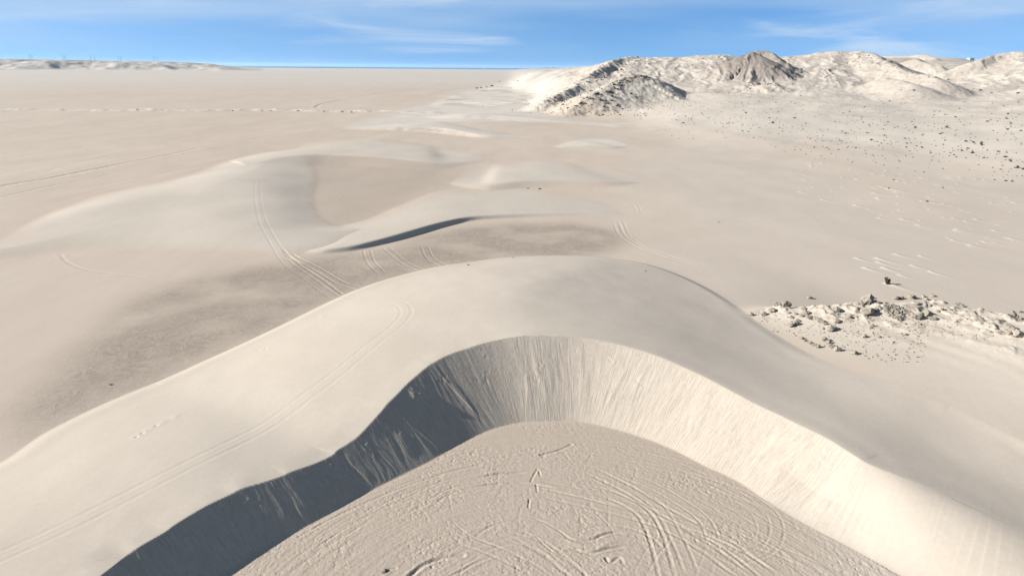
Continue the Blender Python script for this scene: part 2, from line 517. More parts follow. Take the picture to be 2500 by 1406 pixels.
# ridges: crest (u, v, range), side slope, rock roughness, dark gravel
RIDGES = [
    dict(c=survey([(1335, 244, 770), (1372, 226, 830), (1405, 208, 900), (1440, 182, 1000), (1475, 160, 1090), (1498, 147, 1170), (1522, 141, 1230), (1560, 139, 1260)]), k=0.46, rock=1.0),
    dict(c=survey([(1395, 266, 700), (1420, 246, 715), (1450, 226, 735), (1500, 203, 770), (1540, 190, 795), (1562, 186, 805), (1600, 192, 815), (1645, 210, 825), (1700, 232, 830), (1760, 246, 830)]), k=0.34, rock=0.8),
    dict(c=survey([(1440, 192, 930), (1500, 190, 930), (1540, 181, 930), (1560, 182, 935)]), k=0.40, rock=0.5),
    dict(c=survey([(1816, 134, 1000), (1828, 128.5, 1000), (1842, 128, 1000), (1868, 141, 985)]), k=0.50, dark=1.0, gully=1),
    dict(c=survey([(1848, 125, 1060), (1872, 124.5, 1060), (1884, 130, 1050), (1905, 146, 1030)]), k=0.52, dark=0.75, gully=1),
    dict(c=survey([(2000, 127, 1230), (2085, 125, 1200), (2125, 129, 1150), (2160, 147, 1060), (2200, 168, 970), (2240, 180, 920), (2300, 195, 860)]), k=0.40, rock=0.45, dark=0.22),
    dict(c=survey([(2090, 134, 1170), (2110, 142, 1120), (2140, 158, 1030)]), k=0.5, rock=0.3, dark=0.25),
    dict(c=survey([(2235, 142, 1450), (2250, 150, 1400), (2290, 163, 1350)]), k=0.45, dark=0.15, gully=1),
    dict(c=survey([(2290, 161, 1300), (2296, 162, 1295)]), k=0.5, dark=0.15, gully=1),
    dict(c=survey([(2150, 138, 1900), (2230, 136, 1850), (2262, 134, 1800), (2285, 142, 1760)]), k=0.5, dark=0.12, gully=1),
    dict(c=survey([(2165, 190, 880), (2180, 193, 860), (2230, 205, 800)]), k=0.35, dark=0.15, rock=0.2),
    dict(c=survey([(2390, 148, 1220), (2430, 134, 1260), (2470, 127, 1270), (2540, 126, 1270), (2700, 126, 1280)]), k=0.42, rock=0.35, dark=0.1),
    dict(c=survey([(1828, 200, 850), (1842, 198, 850)]), k=0.40, rock=1.0),
    dict(c=survey([(1868, 204, 830), (1883, 199, 835)]), k=0.45, rock=1.0),
    dict(c=survey([(2008, 171, 1020), (2033, 168, 1030)]), k=0.30),
]
for R in RIDGES:
    R['c'] = np.column_stack(dense(R['c'][:, :2], 4, R['c'][:, 2]))

PLATEAU_AZ = [math.atan2(*ray(u, 170.0)[:2]) for u in (-2500, 0, 150, 300, 450, 520, 560, 590, 640)]
PLATEAU_Z = [80, 79, 76, 74, 68, 55, 30, 12, 0]

# ------------------------------------------------------------------ near outcrop
OUT = np.column_stack(dense(gp([(1832, 774), (1890, 757), (1960, 752), (2050, 750), (2120, 740), (2190, 738), (2260, 735), (2340, 745), (2430, 762), (2500, 780), (2700, 830)], [2.3, 3.2, 4.3, 5.1, 5.7, 6.3, 6.7, 7.1, 7.4, 7.7, 8.7]), 4,
                            [2.3, 3.2, 4.3, 5.1, 5.7, 6.3, 6.7, 7.1, 7.4, 7.7, 8.7]))
TOE_LEVEL = [0.0, 0.0, 0.0, 0.0, 0.0, 0.0, 0.0, 0.0, 0.0, 0.0, 0.0, 0.0, 0.0, 0.0, 0.0, 0.0, 0.0, 0.16, 0.48, 0.8, 1.66, 2.3, 3.14, 4.2, 4.4, 4.6, 4.56, 4.5, 4.14, 3.6]
OUT_TOE = A.toe[np.argmin(np.linalg.norm(A.toe - gp([(1500, 632)])[0], axis=1)):]
TOE_Z = np.interp(np.arange(len(A.toe)), np.arange(0, len(A.toe), 6)[:len(TOE_LEVEL)], TOE_LEVEL)[-len(OUT_TOE):]
OUT_POLY = np.vstack([OUT[:, :2], OUT_TOE[::-1]])


class Swell:
    """raised sandy ground right of the near dune, crowned by the outcrop; also carries on under the dune's flank"""
    def __init__(self):
        self.cell = c = 0.8
        P = np.vstack([OUT[:, :2], OUT_TOE])
        self.x0, self.y0 = P.min(0) - 48
        nx, ny = ((P.max(0) - P.min(0) + 96) / c).astype(int)
        gx, gy = np.meshgrid(self.x0 + np.arange(nx) * c, self.y0 + np.arange(ny) * c)
        x, y = gx.ravel(), gy.ravel()
        def idw(pts, val):
            d2 = (x[:, None] - pts[:, 0]) ** 2 + (y[:, None] - pts[:, 1]) ** 2 + 4.0
            w = d2 ** -2.0
            return (w * val).sum(1) / w.sum(1)
        hc, tz = idw(OUT[:, :2], OUT[:, 2]), idw(OUT_TOE, TOE_Z)
        d, a, _ = pl_dist(x, y, OUT[:, :2]); dt, at_, _ = pl_dist(x, y, OUT_TOE)
        inn = inside(x, y, OUT_POLY)
        f = np.where(inn, dt / (dt + d + 1e-6), 0)
        undr = (~inn) & (dt < d)
        z = np.where(inn, tz + (hc - tz) * f ** 1.05, np.maximum(tz * smooth(30, 0, dt), hc * smooth(13.0, 0.0, d)))
        z = z.reshape(ny, nx); ff = np.where(inn, f, np.where(undr, 0, smooth(8.0, 0, d))).reshape(ny, nx)
        def blur(q, n):
            for _ in range(n):
                q = np.pad(q, 1, 'edge'); q = (q[:-2] + 2 * q[1:-1] + q[2:]) / 4; q = (q[:, :-2] + 2 * q[:, 1:-1] + q[:, 2:]) / 4
            return q
        self.g = blur(z, 7); self.f = blur(ff, 3)
    sample = Barchan.sample


SWELL = Swell()
A.swell = SWELL
A.raster()
OUT_ARC = arc_of(OUT[:, :2])

# ------------------------------------------------------------------ tracks (photo survey, gauge in metres or 0 for a single rut)
TRACKS = [
    # over the middle dune and across the pan, up on the near dune
    ([(632, 440), (628, 470), (636, 520), (648, 552), (682, 597), (704, 622), (745, 650), (800, 688), (858, 718)], 1.9, .28, .032, 2.5),
    ([(704, 622), (770, 655), (830, 690), (880, 705)], 1.7, .26, .09, 0),
    ([(690, 612), (735, 648), (790, 685), (840, 722)], 0, .3, .09, 0),
    ([(866, 722), (930, 727), (975, 743), (992, 775), (975, 812), (920, 860), (830, 925), (700, 995), (500, 1100), (350, 1175), (180, 1255), (0, 1335), (-200, 1420)], 1.9, .27, .021, 4),
    ([(1035, 600), (1050, 630), (1085, 652)], 1.8, .25, .07, 0),
    ([(895, 608), (905, 640), (935, 670)], 1.8, .25, .06, 0),
    ([(940, 602), (985, 640), (1030, 662)], 1.7, .25, .06, 0),
    ([(1505, 545), (1520, 575), (1560, 603), (1640, 632), (1720, 655)], 1.8, .28, .06, 0),
    ([(1515, 540), (1535, 580), (1590, 612), (1690, 640)], 1.6, .25, .05, 0),
    ([(1560, 520), (1552, 500), (1530, 485), (1490, 470)], 1.6, .25, .05, 0),
    ([(145, 618), (165, 640), (210, 658), (280, 669), (360, 678)], 0, .4, .05, 0),
    ([(0, 457), (120, 435), (250, 410), (360, 388), (480, 365), (600, 343), (760, 315)], 0, 1.4, .28, 0),
    ([(770, 262), (800, 251), (900, 232), (1000, 219), (1080, 208), (1105, 203)], 0, 2.2, .55, 0),
    ([(1045, 234), (1080, 226), (1120, 216)], 0, 2.0, .5, 0),
    # the trampled floor inside the horns
    ([(1410, 1188), (1480, 1205), (1535, 1228), (1572, 1255), (1595, 1295), (1612, 1345), (1628, 1406), (1640, 1470)], 1.5, .20, .13, 0),
    ([(1440, 1148), (1530, 1192), (1605, 1238), (1690, 1285), (1760, 1320), (1820, 1362), (1875, 1406), (1930, 1460)], 1.5, .22, .15, 0),
    ([(1300, 1180), (1380, 1195), (1460, 1215), (1580, 1250), (1690, 1282), (1790, 1312), (1900, 1345), (2010, 1392)], 1.4, .18, .09, 0),
    ([(1330, 1205), (1450, 1232), (1560, 1260), (1640, 1290), (1720, 1335), (1790, 1385), (1820, 1406)], 1.5, .22, .14, 0),
    ([(1500, 1153), (1590, 1185), (1665, 1228), (1715, 1265), (1735, 1300), (1742, 1330)], 1.3, .16, .09, 0),
    ([(1640, 1130), (1740, 1175), (1830, 1215), (1880, 1250), (1897, 1290), (1885, 1328), (1845, 1352), (1780, 1372)], 1.3, .16, .08, 0),
    ([(1700, 1170), (1790, 1215), (1840, 1245), (1862, 1285), (1855, 1320), (1820, 1345)], 1.2, .15, .06, 0),
    ([(1250, 1298), (1330, 1338), (1385, 1382), (1410, 1406), (1450, 1460)], 1.4, .2, .11, 0),
    ([(1110, 1312), (1200, 1342), (1290, 1385), (1340, 1420)], 1.4, .18, .09, 0),
    ([(1230, 1310), (1290, 1322), (1340, 1352), (1400, 1400)], 1.3, .18, .09, 0),
    ([(1560, 1406), (1590, 1350), (1620, 1310), (1600, 1260)], 1.2, .15, .07, 0),
    ([(1690, 1406), (1665, 1340), (1640, 1290), (1610, 1240), (1560, 1200)], 1.3, .18, .1, 0),
    ([(1740, 1335), (1715, 1406)], 1.2, .15, .06, 0),
    ([(1480, 1090), (1600, 1120), (1700, 1160), (1800, 1215), (1900, 1275), (2010, 1340)], 1.4, .16, .06, 0),
    ([(1420, 1110), (1540, 1135), (1650, 1180), (1760, 1240), (1850, 1300), (1960, 1370)], 1.4, .16, .06, 0),
    ([(1050, 1228), (1085, 1205), (1130, 1190), (1200, 1182)], 0.9, .18, .14, 0),
    ([(1165, 1164), (1220, 1157), (1290, 1153)], 0, .2, .14, 0),
    ([(1150, 1188), (1230, 1180), (1300, 1182), (1360, 1192)], 0, .18, .13, 0),
    ([(1320, 1110), (1360, 1100), (1395, 1085)], 0, .18, .13, 0),
    ([(1312, 1145), (1302, 1162), (1296, 1176)], 0, .12, .10, 0),
    ([(1316, 1148), (1319, 1162)], 0, .11, .09, 0),
    ([(1309, 1182), (1312, 1200)], 0, .11, .10, 0),
    ([(1292, 1218), (1290, 1238)], 0, .10, .10, 0),
    ([(900, 1262), (970, 1222), (1040, 1195), (1120, 1172), (1190, 1158)], 1.2, .16, .06, 0),
    ([(760, 1330), (860, 1265), (960, 1205), (1060, 1160), (1170, 1130), (1290, 1120)], 1.3, .16, .05, 0),
    ([(820, 1310), (920, 1245), (1010, 1195), (1110, 1155), (1240, 1135)], 1.3, .16, .05, 0),
    ([(700, 1390), (800, 1320), (900, 1262)], 1.2, .16, .05, 0),
    ([(1000, 1406), (1040, 1375), (1090, 1360), (1130, 1355)], 0, .22, .15, 0),
    ([(940, 1396), (950, 1390), (965, 1386)], 0, .16, .12, 0),
    # ploughed ruts where a vehicle got stuck
    ([(1370, 1302), (1400, 1318), (1440, 1318), (1480, 1303), (1510, 1300), (1530, 1308)], 0, .17, .11, 0),
    ([(1372, 1350), (1400, 1342), (1440, 1350), (1480, 1340), (1520, 1335), (1535, 1340)], 0, .17, .11, 0),
    ([(1395, 1325), (1450, 1335), (1500, 1322)], 0, .3, -.1, 0),
    ([(1480, 1362), (1490, 1372), (1512, 1360), (1520, 1372)], 0, .16, .12, 0),
]
rng = np.random.default_rng(5)
# long faint marks on the left plain, along the old track
_d = gp([(480, 365)])[0] - gp([(120, 435)])[0]; _d /= np.linalg.norm(_d)
for k in range(26):
    g = gp([(rng.uniform(-150, 640), rng.uniform(296, 500))])[0]
    if g[0] > -60 - 0.30 * g[1]: continue
    L = rng.uniform(25, 110); aa = rng.normal(0, 0.10); c_, s_ = math.cos(aa), math.sin(aa)
    dd = np.array([_d[0] * c_ - _d[1] * s_, _d[0] * s_ + _d[1] * c_]); nn = np.array([-dd[1], dd[0]])
    tt = np.linspace(-1, 1, 7)
    TRACKS.append((g + np.outer(tt * L / 2, dd) + np.outer(tt ** 2 * rng.uniform(-0.05, 0.05) * L, nn), 0, rng.uniform(1.0, 2.0), rng.uniform(.05, .12), 0))
# short crossing scuffs on the floor
for k in range(44):
    g = gp([(rng.uniform(900, 1950), rng.uniform(1090, 1406))])[0]
    if not inside(np.array([g[0]]), np.array([g[1]]), FLOOR)[0] or pl_dist(np.array([g[0]]), np.array([g[1]]), A.base)[0][0] < 4: continue
    L = rng.uniform(1.5, 7); aa = rng.uniform(0, 6.28); dd = np.array([math.cos(aa), math.sin(aa)]); nn = np.array([-dd[1], dd[0]])
    tt = np.linspace(-1, 1, 5)
    TRACKS.append((g + np.outer(tt * L / 2, dd) + np.outer(tt ** 2 * rng.uniform(-0.15, 0.15) * L, nn), 0, rng.uniform(.08, .13), rng.uniform(.012, .035), 0))
for k in range(18):                                   # fainter sweeps round the floor
    u0 = rng.uniform(950, 1900); v0 = rng.uniform(1150, 1400)
    g = gp([(u0, v0)])[0]
    cc = np.array([6.0, 40.0]); R0 = np.linalg.norm(g - cc); a0 = math.atan2(*(g - cc)[::-1])
    span = rng.uniform(0.2, 0.8); rr = rng.uniform(-2.5, 2.5)
    aa = np.linspace(a0 - span / 2, a0 + span / 2, 7)
    RR = R0 + rr * np.linspace(-1, 1, 7) ** 2
    TRACKS.append((np.column_stack([cc[0] + RR * np.cos(aa), cc[1] + RR * np.sin(aa)]), 1.4 * (k % 2), .15, rng.uniform(.02, .05), 0))
TRACK_LINES = []
for pts, gauge, w, dep, z in TRACKS:
    if z == 0 and gauge and w < .24: dep *= 0.34; w *= 0.8
    P = dense(pts if isinstance(pts, np.ndarray) else gp(pts, z), 6)
    T = np.gradient(P, axis=0); T /= np.linalg.norm(T, axis=1)[:, None] + 1e-9
    N = np.column_stack([-T[:, 1], T[:, 0]])
    if gauge:
        TRACK_LINES += [(P + N * gauge / 2, w, dep), (P - N * gauge / 2, w, dep)]
    else:
        TRACK_LINES.append((P, w, dep))

# sand tails behind shrubs on the right-hand plain
TAIL_DIR = gp([(2262, 722)])[0] - gp([(2165, 692)])[0]
TAIL_DIR /= np.linalg.norm(TAIL_DIR)
NEB = [(2165, 693, 1.3, 9.0), (2170, 462, 2.2, 14), (2195, 468, 1.2, 8), (2248, 436, 1.6, 9), (2180, 440, 1.5, 12), (2265, 494, 1.8, 10), (2210, 480, 1.0, 7),
       (2145, 455, 1.2, 9), (2110, 655, 1.0, 7), (2140, 632, 1.1, 8), (2142, 642, 1.0, 7), (2155, 655, 1.0, 8), (2195, 672, .8, 6), (2225, 650, .9, 7),
       (2090, 632, .9, 7), (2185, 622, 1.0, 8), (2245, 626, .9, 6), (2270, 665, .9, 8), (2330, 470, 1.2, 8), (2400, 590, .9, 7), (2425, 592, .9, 7)]
for k in range(110):
    q = rng.random()
    u = rng.uniform(1950, 2480)
    v = 395 + (u - 1950) * 0.10 + rng.random() ** 1.3 * 190 * (0.4 + 0.6 * (u - 1950) / 530)
    NEB.append((u, v, rng.uniform(.5, 1.3), rng.uniform(4, 10)))
NEB_P = gp(NEB)
NEB_S = np.array([n[2] for n in NEB]); NEB_L = np.array([n[3] for n in NEB])

DARK_PAN = dense(gp([(40, 1010), (120, 920), (200, 845), (330, 735), (450, 690), (600, 655), (760, 632), (900, 612), (1000, 590), (1100, 560), (1220, 548), (1400, 545),
                     (1500, 560), (1530, 590), (1470, 618), (1400, 632), (1250, 632), (1050, 660), (870, 712), (700, 792), (500, 885), (300, 970), (200, 1015), (80, 1060)]), 3)
HOLLOW = dense(gp([(705, 470), (715, 430), (735, 395), (768, 382), (864, 384), (960, 390), (1032, 402), (1085, 406), (1128, 408), (1100, 440), (1048, 476), (960, 512), (900, 537), (840, 551), (770, 547), (720, 520)]), 3)
PALE_SHEET = dense(gp([(840, 312), (910, 288), (966, 274), (1020, 262), (1068, 246), (1100, 233), (1148, 220), (1200, 207), (1250, 196), (1330, 180), (1400, 176), (1420, 200),
                       (1380, 240), (1340, 275), (1380, 292), (1480, 302), (1560, 300), (1500, 312), (1356, 299), (1148, 299), (1000, 300)]), 3)
BERM = dense(gp([(-200, 271), (0, 271), (150, 271), (300, 272), (450, 272), (560, 271), (680, 271), (760, 273), (860, 274), (960, 275), (1060, 276)]), 4)


def soft_poly(x, y, poly, w):
    """1 inside, falling to 0 over w metres around the edge (w may vary with place)."""
    out = np.zeros(x.shape)
    sel = box_sel(x, y, [poly], float(np.max(w)) * 1.1)
    if len(sel) == 0: return out
    X, Y = x[sel], y[sel]
    d, _, _ = pl_dist(X, Y, poly if np.allclose(poly[0], poly[-1]) else np.vstack([poly, poly[:1]]))
    sd_ = np.where(inside(X, Y, poly), d, -d)
    ww = w if np.isscalar(w) else w[sel]
    out[sel] = smooth(-ww, ww, sd_)
    return out


WIND = np.array([0.18, -0.98])


def terrain(x, y, fine=True):
    """height plus what the surface is made of: pale sand, dark pan, rock, dark gravel, owner id"""
    x = np.asarray(x, float); y = np.asarray(y, float)
    r = np.hypot(x, y); az = np.arctan2(x, y)
    z = 0.35 * fbm(x / 60, y / 60, 3, 3) * smooth(90, 260, r)
    und = z; white = np.zeros(x.shape)
    pale = np.zeros(x.shape); dark = np.zeros(x.shape); rock = np.zeros(x.shape); grav = np.zeros(x.shape)
    own = np.zeros(x.shape, np.int32)
    rough = np.zeros(x.shape); windA = np.zeros(x.shape); slip = np.zeros((len(x), 3), np.float32)
    # ---- right-hand slopes and hills
    hb = hill_base(az, r)
    z = z + hb
    hillm = smooth(0.3, 5, hb)
    pale = np.maximum(pale, hillm)
    white = np.maximum(white, 0.6 * hillm)
    near = np.nonzero((az > -0.02) & (az < 0.95) & (r > 560) & (r < 2600))[0]
    if len(near):
        X, Y = x[near], y[near]
        zb = z[near]; zh = zb.copy()
        rk = np.zeros(X.shape); gv = np.zeros(X.shape); top = np.zeros(X.shape, np.int32)
        n1 = fbm(X / 38, Y / 38, 4, 21)
        n2 = ridged(X / 16, Y / 16, 3, 31)
        n3 = fbm(X / 9, Y / 9, 3, 41)
        for ri, R in enumerate(RIDGES):
            c = R['c']
            sl = np.nonzero((X > c[:, 0].min() - 170) & (X < c[:, 0].max() + 170) & (Y > c[:, 1].min() - 170) & (Y < c[:, 1].max() + 170))[0]
            if not len(sl): continue
            d, a, sg = pl_dist(X[sl], Y[sl], c[:, :2])
            hc = np.interp(a, arc_of(c[:, :2]), c[:, 2])
            zz = hc - R['k'] * (np.sqrt(d * d + 9) - 3) * (1 + 0.10 * n1[sl])
            if R.get('gully'):
                th = np.arctan2(X[sl] - c[:, 0].mean(), Y[sl] - c[:, 1].mean())
                g = ridged(th * 3.2 + 0.3 * n1[sl], d / 130 + 5 * ri, 3, 55)
                zz += (g - 1.0) * np.minimum(d * 0.075, 3.0) * smooth(4, 24, d)
            rr = R.get('rock', 0)
            if rr:
                zz += rr * (n2[sl] - 0.9) * 0.9 * smooth(75, 10, d) + rr * n3[sl] * 0.6
            over = zz - zh[sl]
            wgt = smooth(-3.0, 2.0, over)
            zh[sl] = np.where(over > 3, zz, zh[sl] + np.maximum(0, over + 3) ** 2 / 12 * (over > -3))
            fall = smooth(70, 8, d + 26 * (n1[sl] + 0.5 * n3[sl]))
            if ri == 1: fall = fall * np.where(a / arc_of(c[:, :2])[-1] > 0.34, smooth(14, 3, d), 1.0)
            rk[sl] = np.maximum(rk[sl], 0.65 * rr * wgt * fall * smooth(-0.25, 0.35, n3[sl]))
            gv[sl] = np.maximum(gv[sl], R.get('dark', 0) * wgt * np.clip(1.15 - d / 95 + 0.25 * n1[sl], 0, 1))
            if ri in (3, 4): top[sl] = np.where(over > 0.5, 1, top[sl])
        # weathered relief over the hill country
        hm = smooth(4, 25, hb[near])
        gl = ridged(az[near] * 55 + 0.5 * n1, r[near] / 260, 4, 88)
        zh += hm * (0.9 * n1 + 0.2 * n3) + 1.5 * (gl - 1.15) * smooth(14, 42, hb[near]) * smooth(1700, 1200, r[near])
        gv = np.maximum(gv, 0.35 * smooth(18, 40, hb[near]) * smooth(1.1, 0.5, gl))
        rk = np.maximum(rk, hm * 0.5 * smooth(0.35, 0.8, n1 + 0.4 * n3))
        z[near] = zh; rock[near] = rk; grav[near] = gv
        own[near] = np.where(zh > 5.0, 20, own[near])
        grav[near] = np.maximum(grav[near], 0.34 * hm * smooth(-0.2, 0.6, fbm(X / 110, Y / 70, 3, 77)))
        own[near] = np.where(top == 1, 21, own[near])
    # ---- gentle mounds on the right-hand foot slope
    sl = np.nonzero((az > 0.18) & (r > 250) & (r < 900))[0]
    if len(sl):
        X, Y = x[sl], y[sl]
        m = smooth(0.1, 3, hb[sl])
        z[sl] += m * (1.0 * fbm(X / 60, Y / 60, 2, 61) + 0.05 * fbm(X / 9, Y / 14, 2, 63))
    # ---- far plateau on the left
    pz = np.interp(az, PLATEAU_AZ, PLATEAU_Z)
    f = np.nonzero((pz > 0.1) & (r > 5200))[0]
    if len(f):
        n1 = fbm(x[f] / 420, y[f] / 420, 4, 71)
        e = smooth(6150, 7000, r[f] + 330 * n1)
        z[f] += pz[f] * e * (0.96 + 0.04 * n1)
        rock[f] = np.maximum(rock[f], 0.55 * smooth(0.75, 0.97, e) * smooth(1.0, 0.985, e))
        grav[f] = np.maximum(grav[f], 0.30 * smooth(0.05, 0.5, e) * (0.6 + 0.4 * n1))
        own[f] = np.where(e > 0.02, 22, own[f])
    # ---- far sand sheet: low transverse ridges
    sh = soft_poly(x, y, PALE_SHEET, 18.0)
    k = np.nonzero(sh > 0.01)[0]
    if len(k):
        X, Y = x[k], y[k]
        q = (X * WIND[0] + Y * WIND[1]) / 42 + 0.9 * fbm(X / 120, Y / 120, 2, 81)
        saw = q - np.floor(q)
        wv = np.where(saw < 0.72, np.sin(saw / 0.72 * np.pi / 2) ** 1.4, 1 - smooth(0.72, 1.0, saw))
        amp = (0.5 + 2.2 * smooth(650, 1100, r[k])) * smooth(-0.25, 0.45, fbm(X / 90, Y / 150, 2, 83))
        z[k] += sh[k] * amp * wv
    pale = np.maximum(pale, sh); white = np.maximum(white, sh)
    # ---- far shore sand bar and pale salt flat
    pale = np.maximum(pale, 0.55 * smooth(1500, 2600, r) * smooth(-0.5, 0.3, fbm(x / 900, y / 260, 3, 91)) * (az < 0.05))
    # ---- dunes
    sel, h = hump(x, y)
    z[sel] += h
    humph = np.zeros(x.shape); humph[sel] = h; white[sel] = np.maximum(white[sel], 0.25 * smooth(0.2, 1.2, h))
    pale[sel] = np.maximum(pale[sel], smooth(0.02, 0.5, h + 0.08 * fbm(x[sel] / 6, y[sel] / 6, 3, 13)))
    own[sel] = np.where(h > 0.12, 11, own[sel])
    lee_A = None
    for di, D in enumerate(DUNES):
        sel, h, s, w, l, ac, hn = D.eval(x, y)
        if not len(sel): continue
        X, Y = x[sel], y[sel]
        if di == 0:
            h = h + w * 0.05 * fbm(X / 9, Y / 9, 2, 17) * smooth(0.02, 0.2, s)
            if fine:
                # grain-flow tongues and slumps down the slip face
                lf = l * smooth(1.6, 0.8, hn)
                env = smooth(0.0, 0.10, s) * smooth(1.0, 0.93, s) * lf
                ww = ac + 0.9 * noise2(ac / 3.0, s * 1.4, 101)
                run = 0.55 * noise2(ww / 0.55, s * 1.2, 102) + 0.5 * noise2(ww / 1.4, s * 0.9, 103) + 0.3 * noise2(ww / 0.3, s * 2.2, 104)
                h = h + env * (0.035 * run)
                tongue = smooth(0.18, 0.5, noise2(ww / 2.1, s * 0.7 + 3, 105))
                h = h + env * 0.05 * tongue * smooth(0.1, 0.35, s) * smooth(0.95, 0.6, s)
                slump = smooth(0.38, 0.7, fbm(X / 2.6, Y / 2.6, 3, 106)) * smooth(0.3, 0.5, s) * smooth(0.98, 0.8, s)
                h = h + env * 0.05 * slump * fbm(X / 0.6, Y / 0.6, 2, 107)
            for (uu, vv, hh, rr_) in ((965, 985, 0.25, 0.7), (1015, 1010, 0.2, 0.8)):
                q_ = gp([(uu, vv)], 1.9)[0]
                h = h + l * hh * np.exp(-((X - q_[0]) ** 2 + (Y - q_[1]) ** 2) / rr_ ** 2) * (0.8 + 0.5 * fbm(X / 0.7, Y / 0.7, 2, 171))
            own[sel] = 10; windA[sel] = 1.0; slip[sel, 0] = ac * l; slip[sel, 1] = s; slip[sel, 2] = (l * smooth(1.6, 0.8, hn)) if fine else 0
            pk = np.where(w, smooth(0.0, 0.035, s + 0.012 * fbm(X / 2.2, Y / 2.2, 3, 19)), smooth(0.0, 0.03, s))
        else:
            own[sel] = np.where(h > 0.05, 10 + di + 1, own[sel])
            pk = np.where(w, smooth(0.0, 0.30 if di < 4 else 0.15, s), np.where(l, smooth(0, 0.3, s) if di == 1 else smooth(0.75, 1.0, s), 0))
        pale[sel] = np.maximum(pale[sel], pk)
        if di >= 1: white[sel] = np.maximum(white[sel], (0.2 if di < 4 else 0.85) * pk)
        z[sel] = z[sel] + np.maximum(h, 0) * 1.0 if di == 0 else und[sel] + np.maximum(z[sel] - und[sel], h)
    # ---- pans
    nz = fbm(x / 14, y / 14, 3, 23)
    ond = (own >= 10) & (own < 20)
    dk = soft_poly(x, y, DARK_PAN, 7.0) * np.clip(0.85 + 0.5 * nz, 0, 1)
    dark = np.where(ond, np.where(own == 11, dk * (1 - pale), 0), dk)
    dark = np.maximum(dark, np.where((own == 0) | (own == 11) | (own == 14), 0.55 * soft_poly(x, y, HOLLOW, 12.0) * (1 - smooth(0.1, 1.2, humph)), 0))
    # ---- near outcrop on its sandy swell
    sl = box_sel(x, y, [OUT[:, :2], OUT_TOE], 46)
    if len(sl):
        X, Y = x[sl], y[sl]
        h = SWELL.sample(X, Y)
        g0 = SWELL.g; SWELL.g = SWELL.f; f = np.clip(SWELL.sample(X, Y), 0, 1); SWELL.g = g0
        f = np.where(own[sl] == 10, 0, f)
        a = X
        n1 = fbm(X / 4.5, Y / 4.5, 4, 121)
        endf = smooth(0.4, 1.5, h)
        if fine:
            # wind-cut ramps running down wind between rocky heads
            lat = (X * TAIL_DIR[1] - Y * TAIL_DIR[0])
            ramp_ = noise2(lat / 3.2, (X * TAIL_DIR[0] + Y * TAIL_DIR[1]) / 14, 124)
            rn = ridged(X / 2.6, Y / 2.6, 4, 122)
            band = smooth(0.55, 0.85, f) * endf
            h = h + endf * f * (0.30 * ramp_ * smooth(1.0, 0.6, f) * smooth(0.2, 0.6, f) + 0.22 * n1 * smooth(0.35, 0.8, f))
            lump = smooth(0.1, 0.55, n1 + 0.5 * (f - 0.55)) * band
            h = h + lump * (0.24 + 0.30 * (rn - 0.9))
            rock[sl] = np.maximum(rock[sl], lump * 0.75)
            peb = smooth(0.05, 0.6, fbm(X / 5.5, Y / 5.5, 3, 125)) * smooth(0.4, 0.7, f) * endf
            h = h + peb * 0.07 * fbm(X / 0.6, Y / 0.6, 2, 126)
            rock[sl] = np.maximum(rock[sl], 0.22 * peb)
        above = h > 0.02
        z[sl] += h * (own[sl] != 10)
        pale[sl] = np.maximum(pale[sl], 0.9 * smooth(0.0, 0.35, f))
    pale = np.maximum(pale, 0.85 * smooth(0.06, 0.28, az + 0.05 * fbm(x / 70, y / 70, 3, 29)) * smooth(100, 160, r) * (r < 1500) * (own == 0) * (1 - dark) * np.clip(0.9 + 0.35 * fbm(x / 45, y / 160, 3, 33), 0, 1))
    # lower pale ground right of the horn
    rt = smooth(0.42, 0.62, az) * smooth(150, 118, r) * (own == 0)
    pale = np.maximum(pale, 0.95 * rt)
    # ---- pale earth bank along the left plain
    sl = box_sel(x, y, [BERM], 20)
    if len(sl):
        d, a, _ = pl_dist(x[sl], y[sl], BERM)
        n1 = fbm(x[sl] / 14, y[sl] / 14, 3, 131)
        e = np.exp(-(d / 9.0) ** 2) * np.clip(0.8 + 0.6 * n1, 0, 1.4) * smooth(0, 50, a) * np.interp(a, [0, 480, 760, 1100], [1, 1, .5, .25])
        z[sl] += 2.0 * e
        pale[sl] = np.maximum(pale[sl], 0.9 * np.clip(e * 1.3, 0, 1)); white[sl] = np.maximum(white[sl], np.clip(e * 1.5, 0, 1))
    # ---- sand tails
    ct, st = TAIL_DIR
    sl = np.nonzero((az > 0.3) & (r > 90) & (r < 420) & (az < 0.85))[0]
    if len(sl):
        X, Y = x[sl], y[sl]; acc = np.zeros(X.shape)
        for (px, py), s_, L in zip(NEB_P, NEB_S, NEB_L):
            kk = np.nonzero((np.abs(X - px) < L + 4) & (np.abs(Y - py) < L + 4))[0]
            if not len(kk): continue
            dx, dy = X[kk] - px, Y[kk] - py
            al = dx * ct + dy * st; la = -dx * st + dy * ct
            e = np.where(al > 0, np.exp(-al / (L * 0.35)), np.exp(-(al / (0.35 * s_)) ** 2)) * np.exp(-(la / (0.55 * s_ + 0.02 * np.maximum(al, 0))) ** 2)
            acc[kk] = np.maximum(acc[kk], e * min(s_, 1.5))
        z[sl] += 0.26 * acc
        pale[sl] = np.maximum(pale[sl], np.clip(acc * 1.0, 0, 1)); white[sl] = np.maximum(white[sl], np.clip(acc * 1.2, 0, 1))
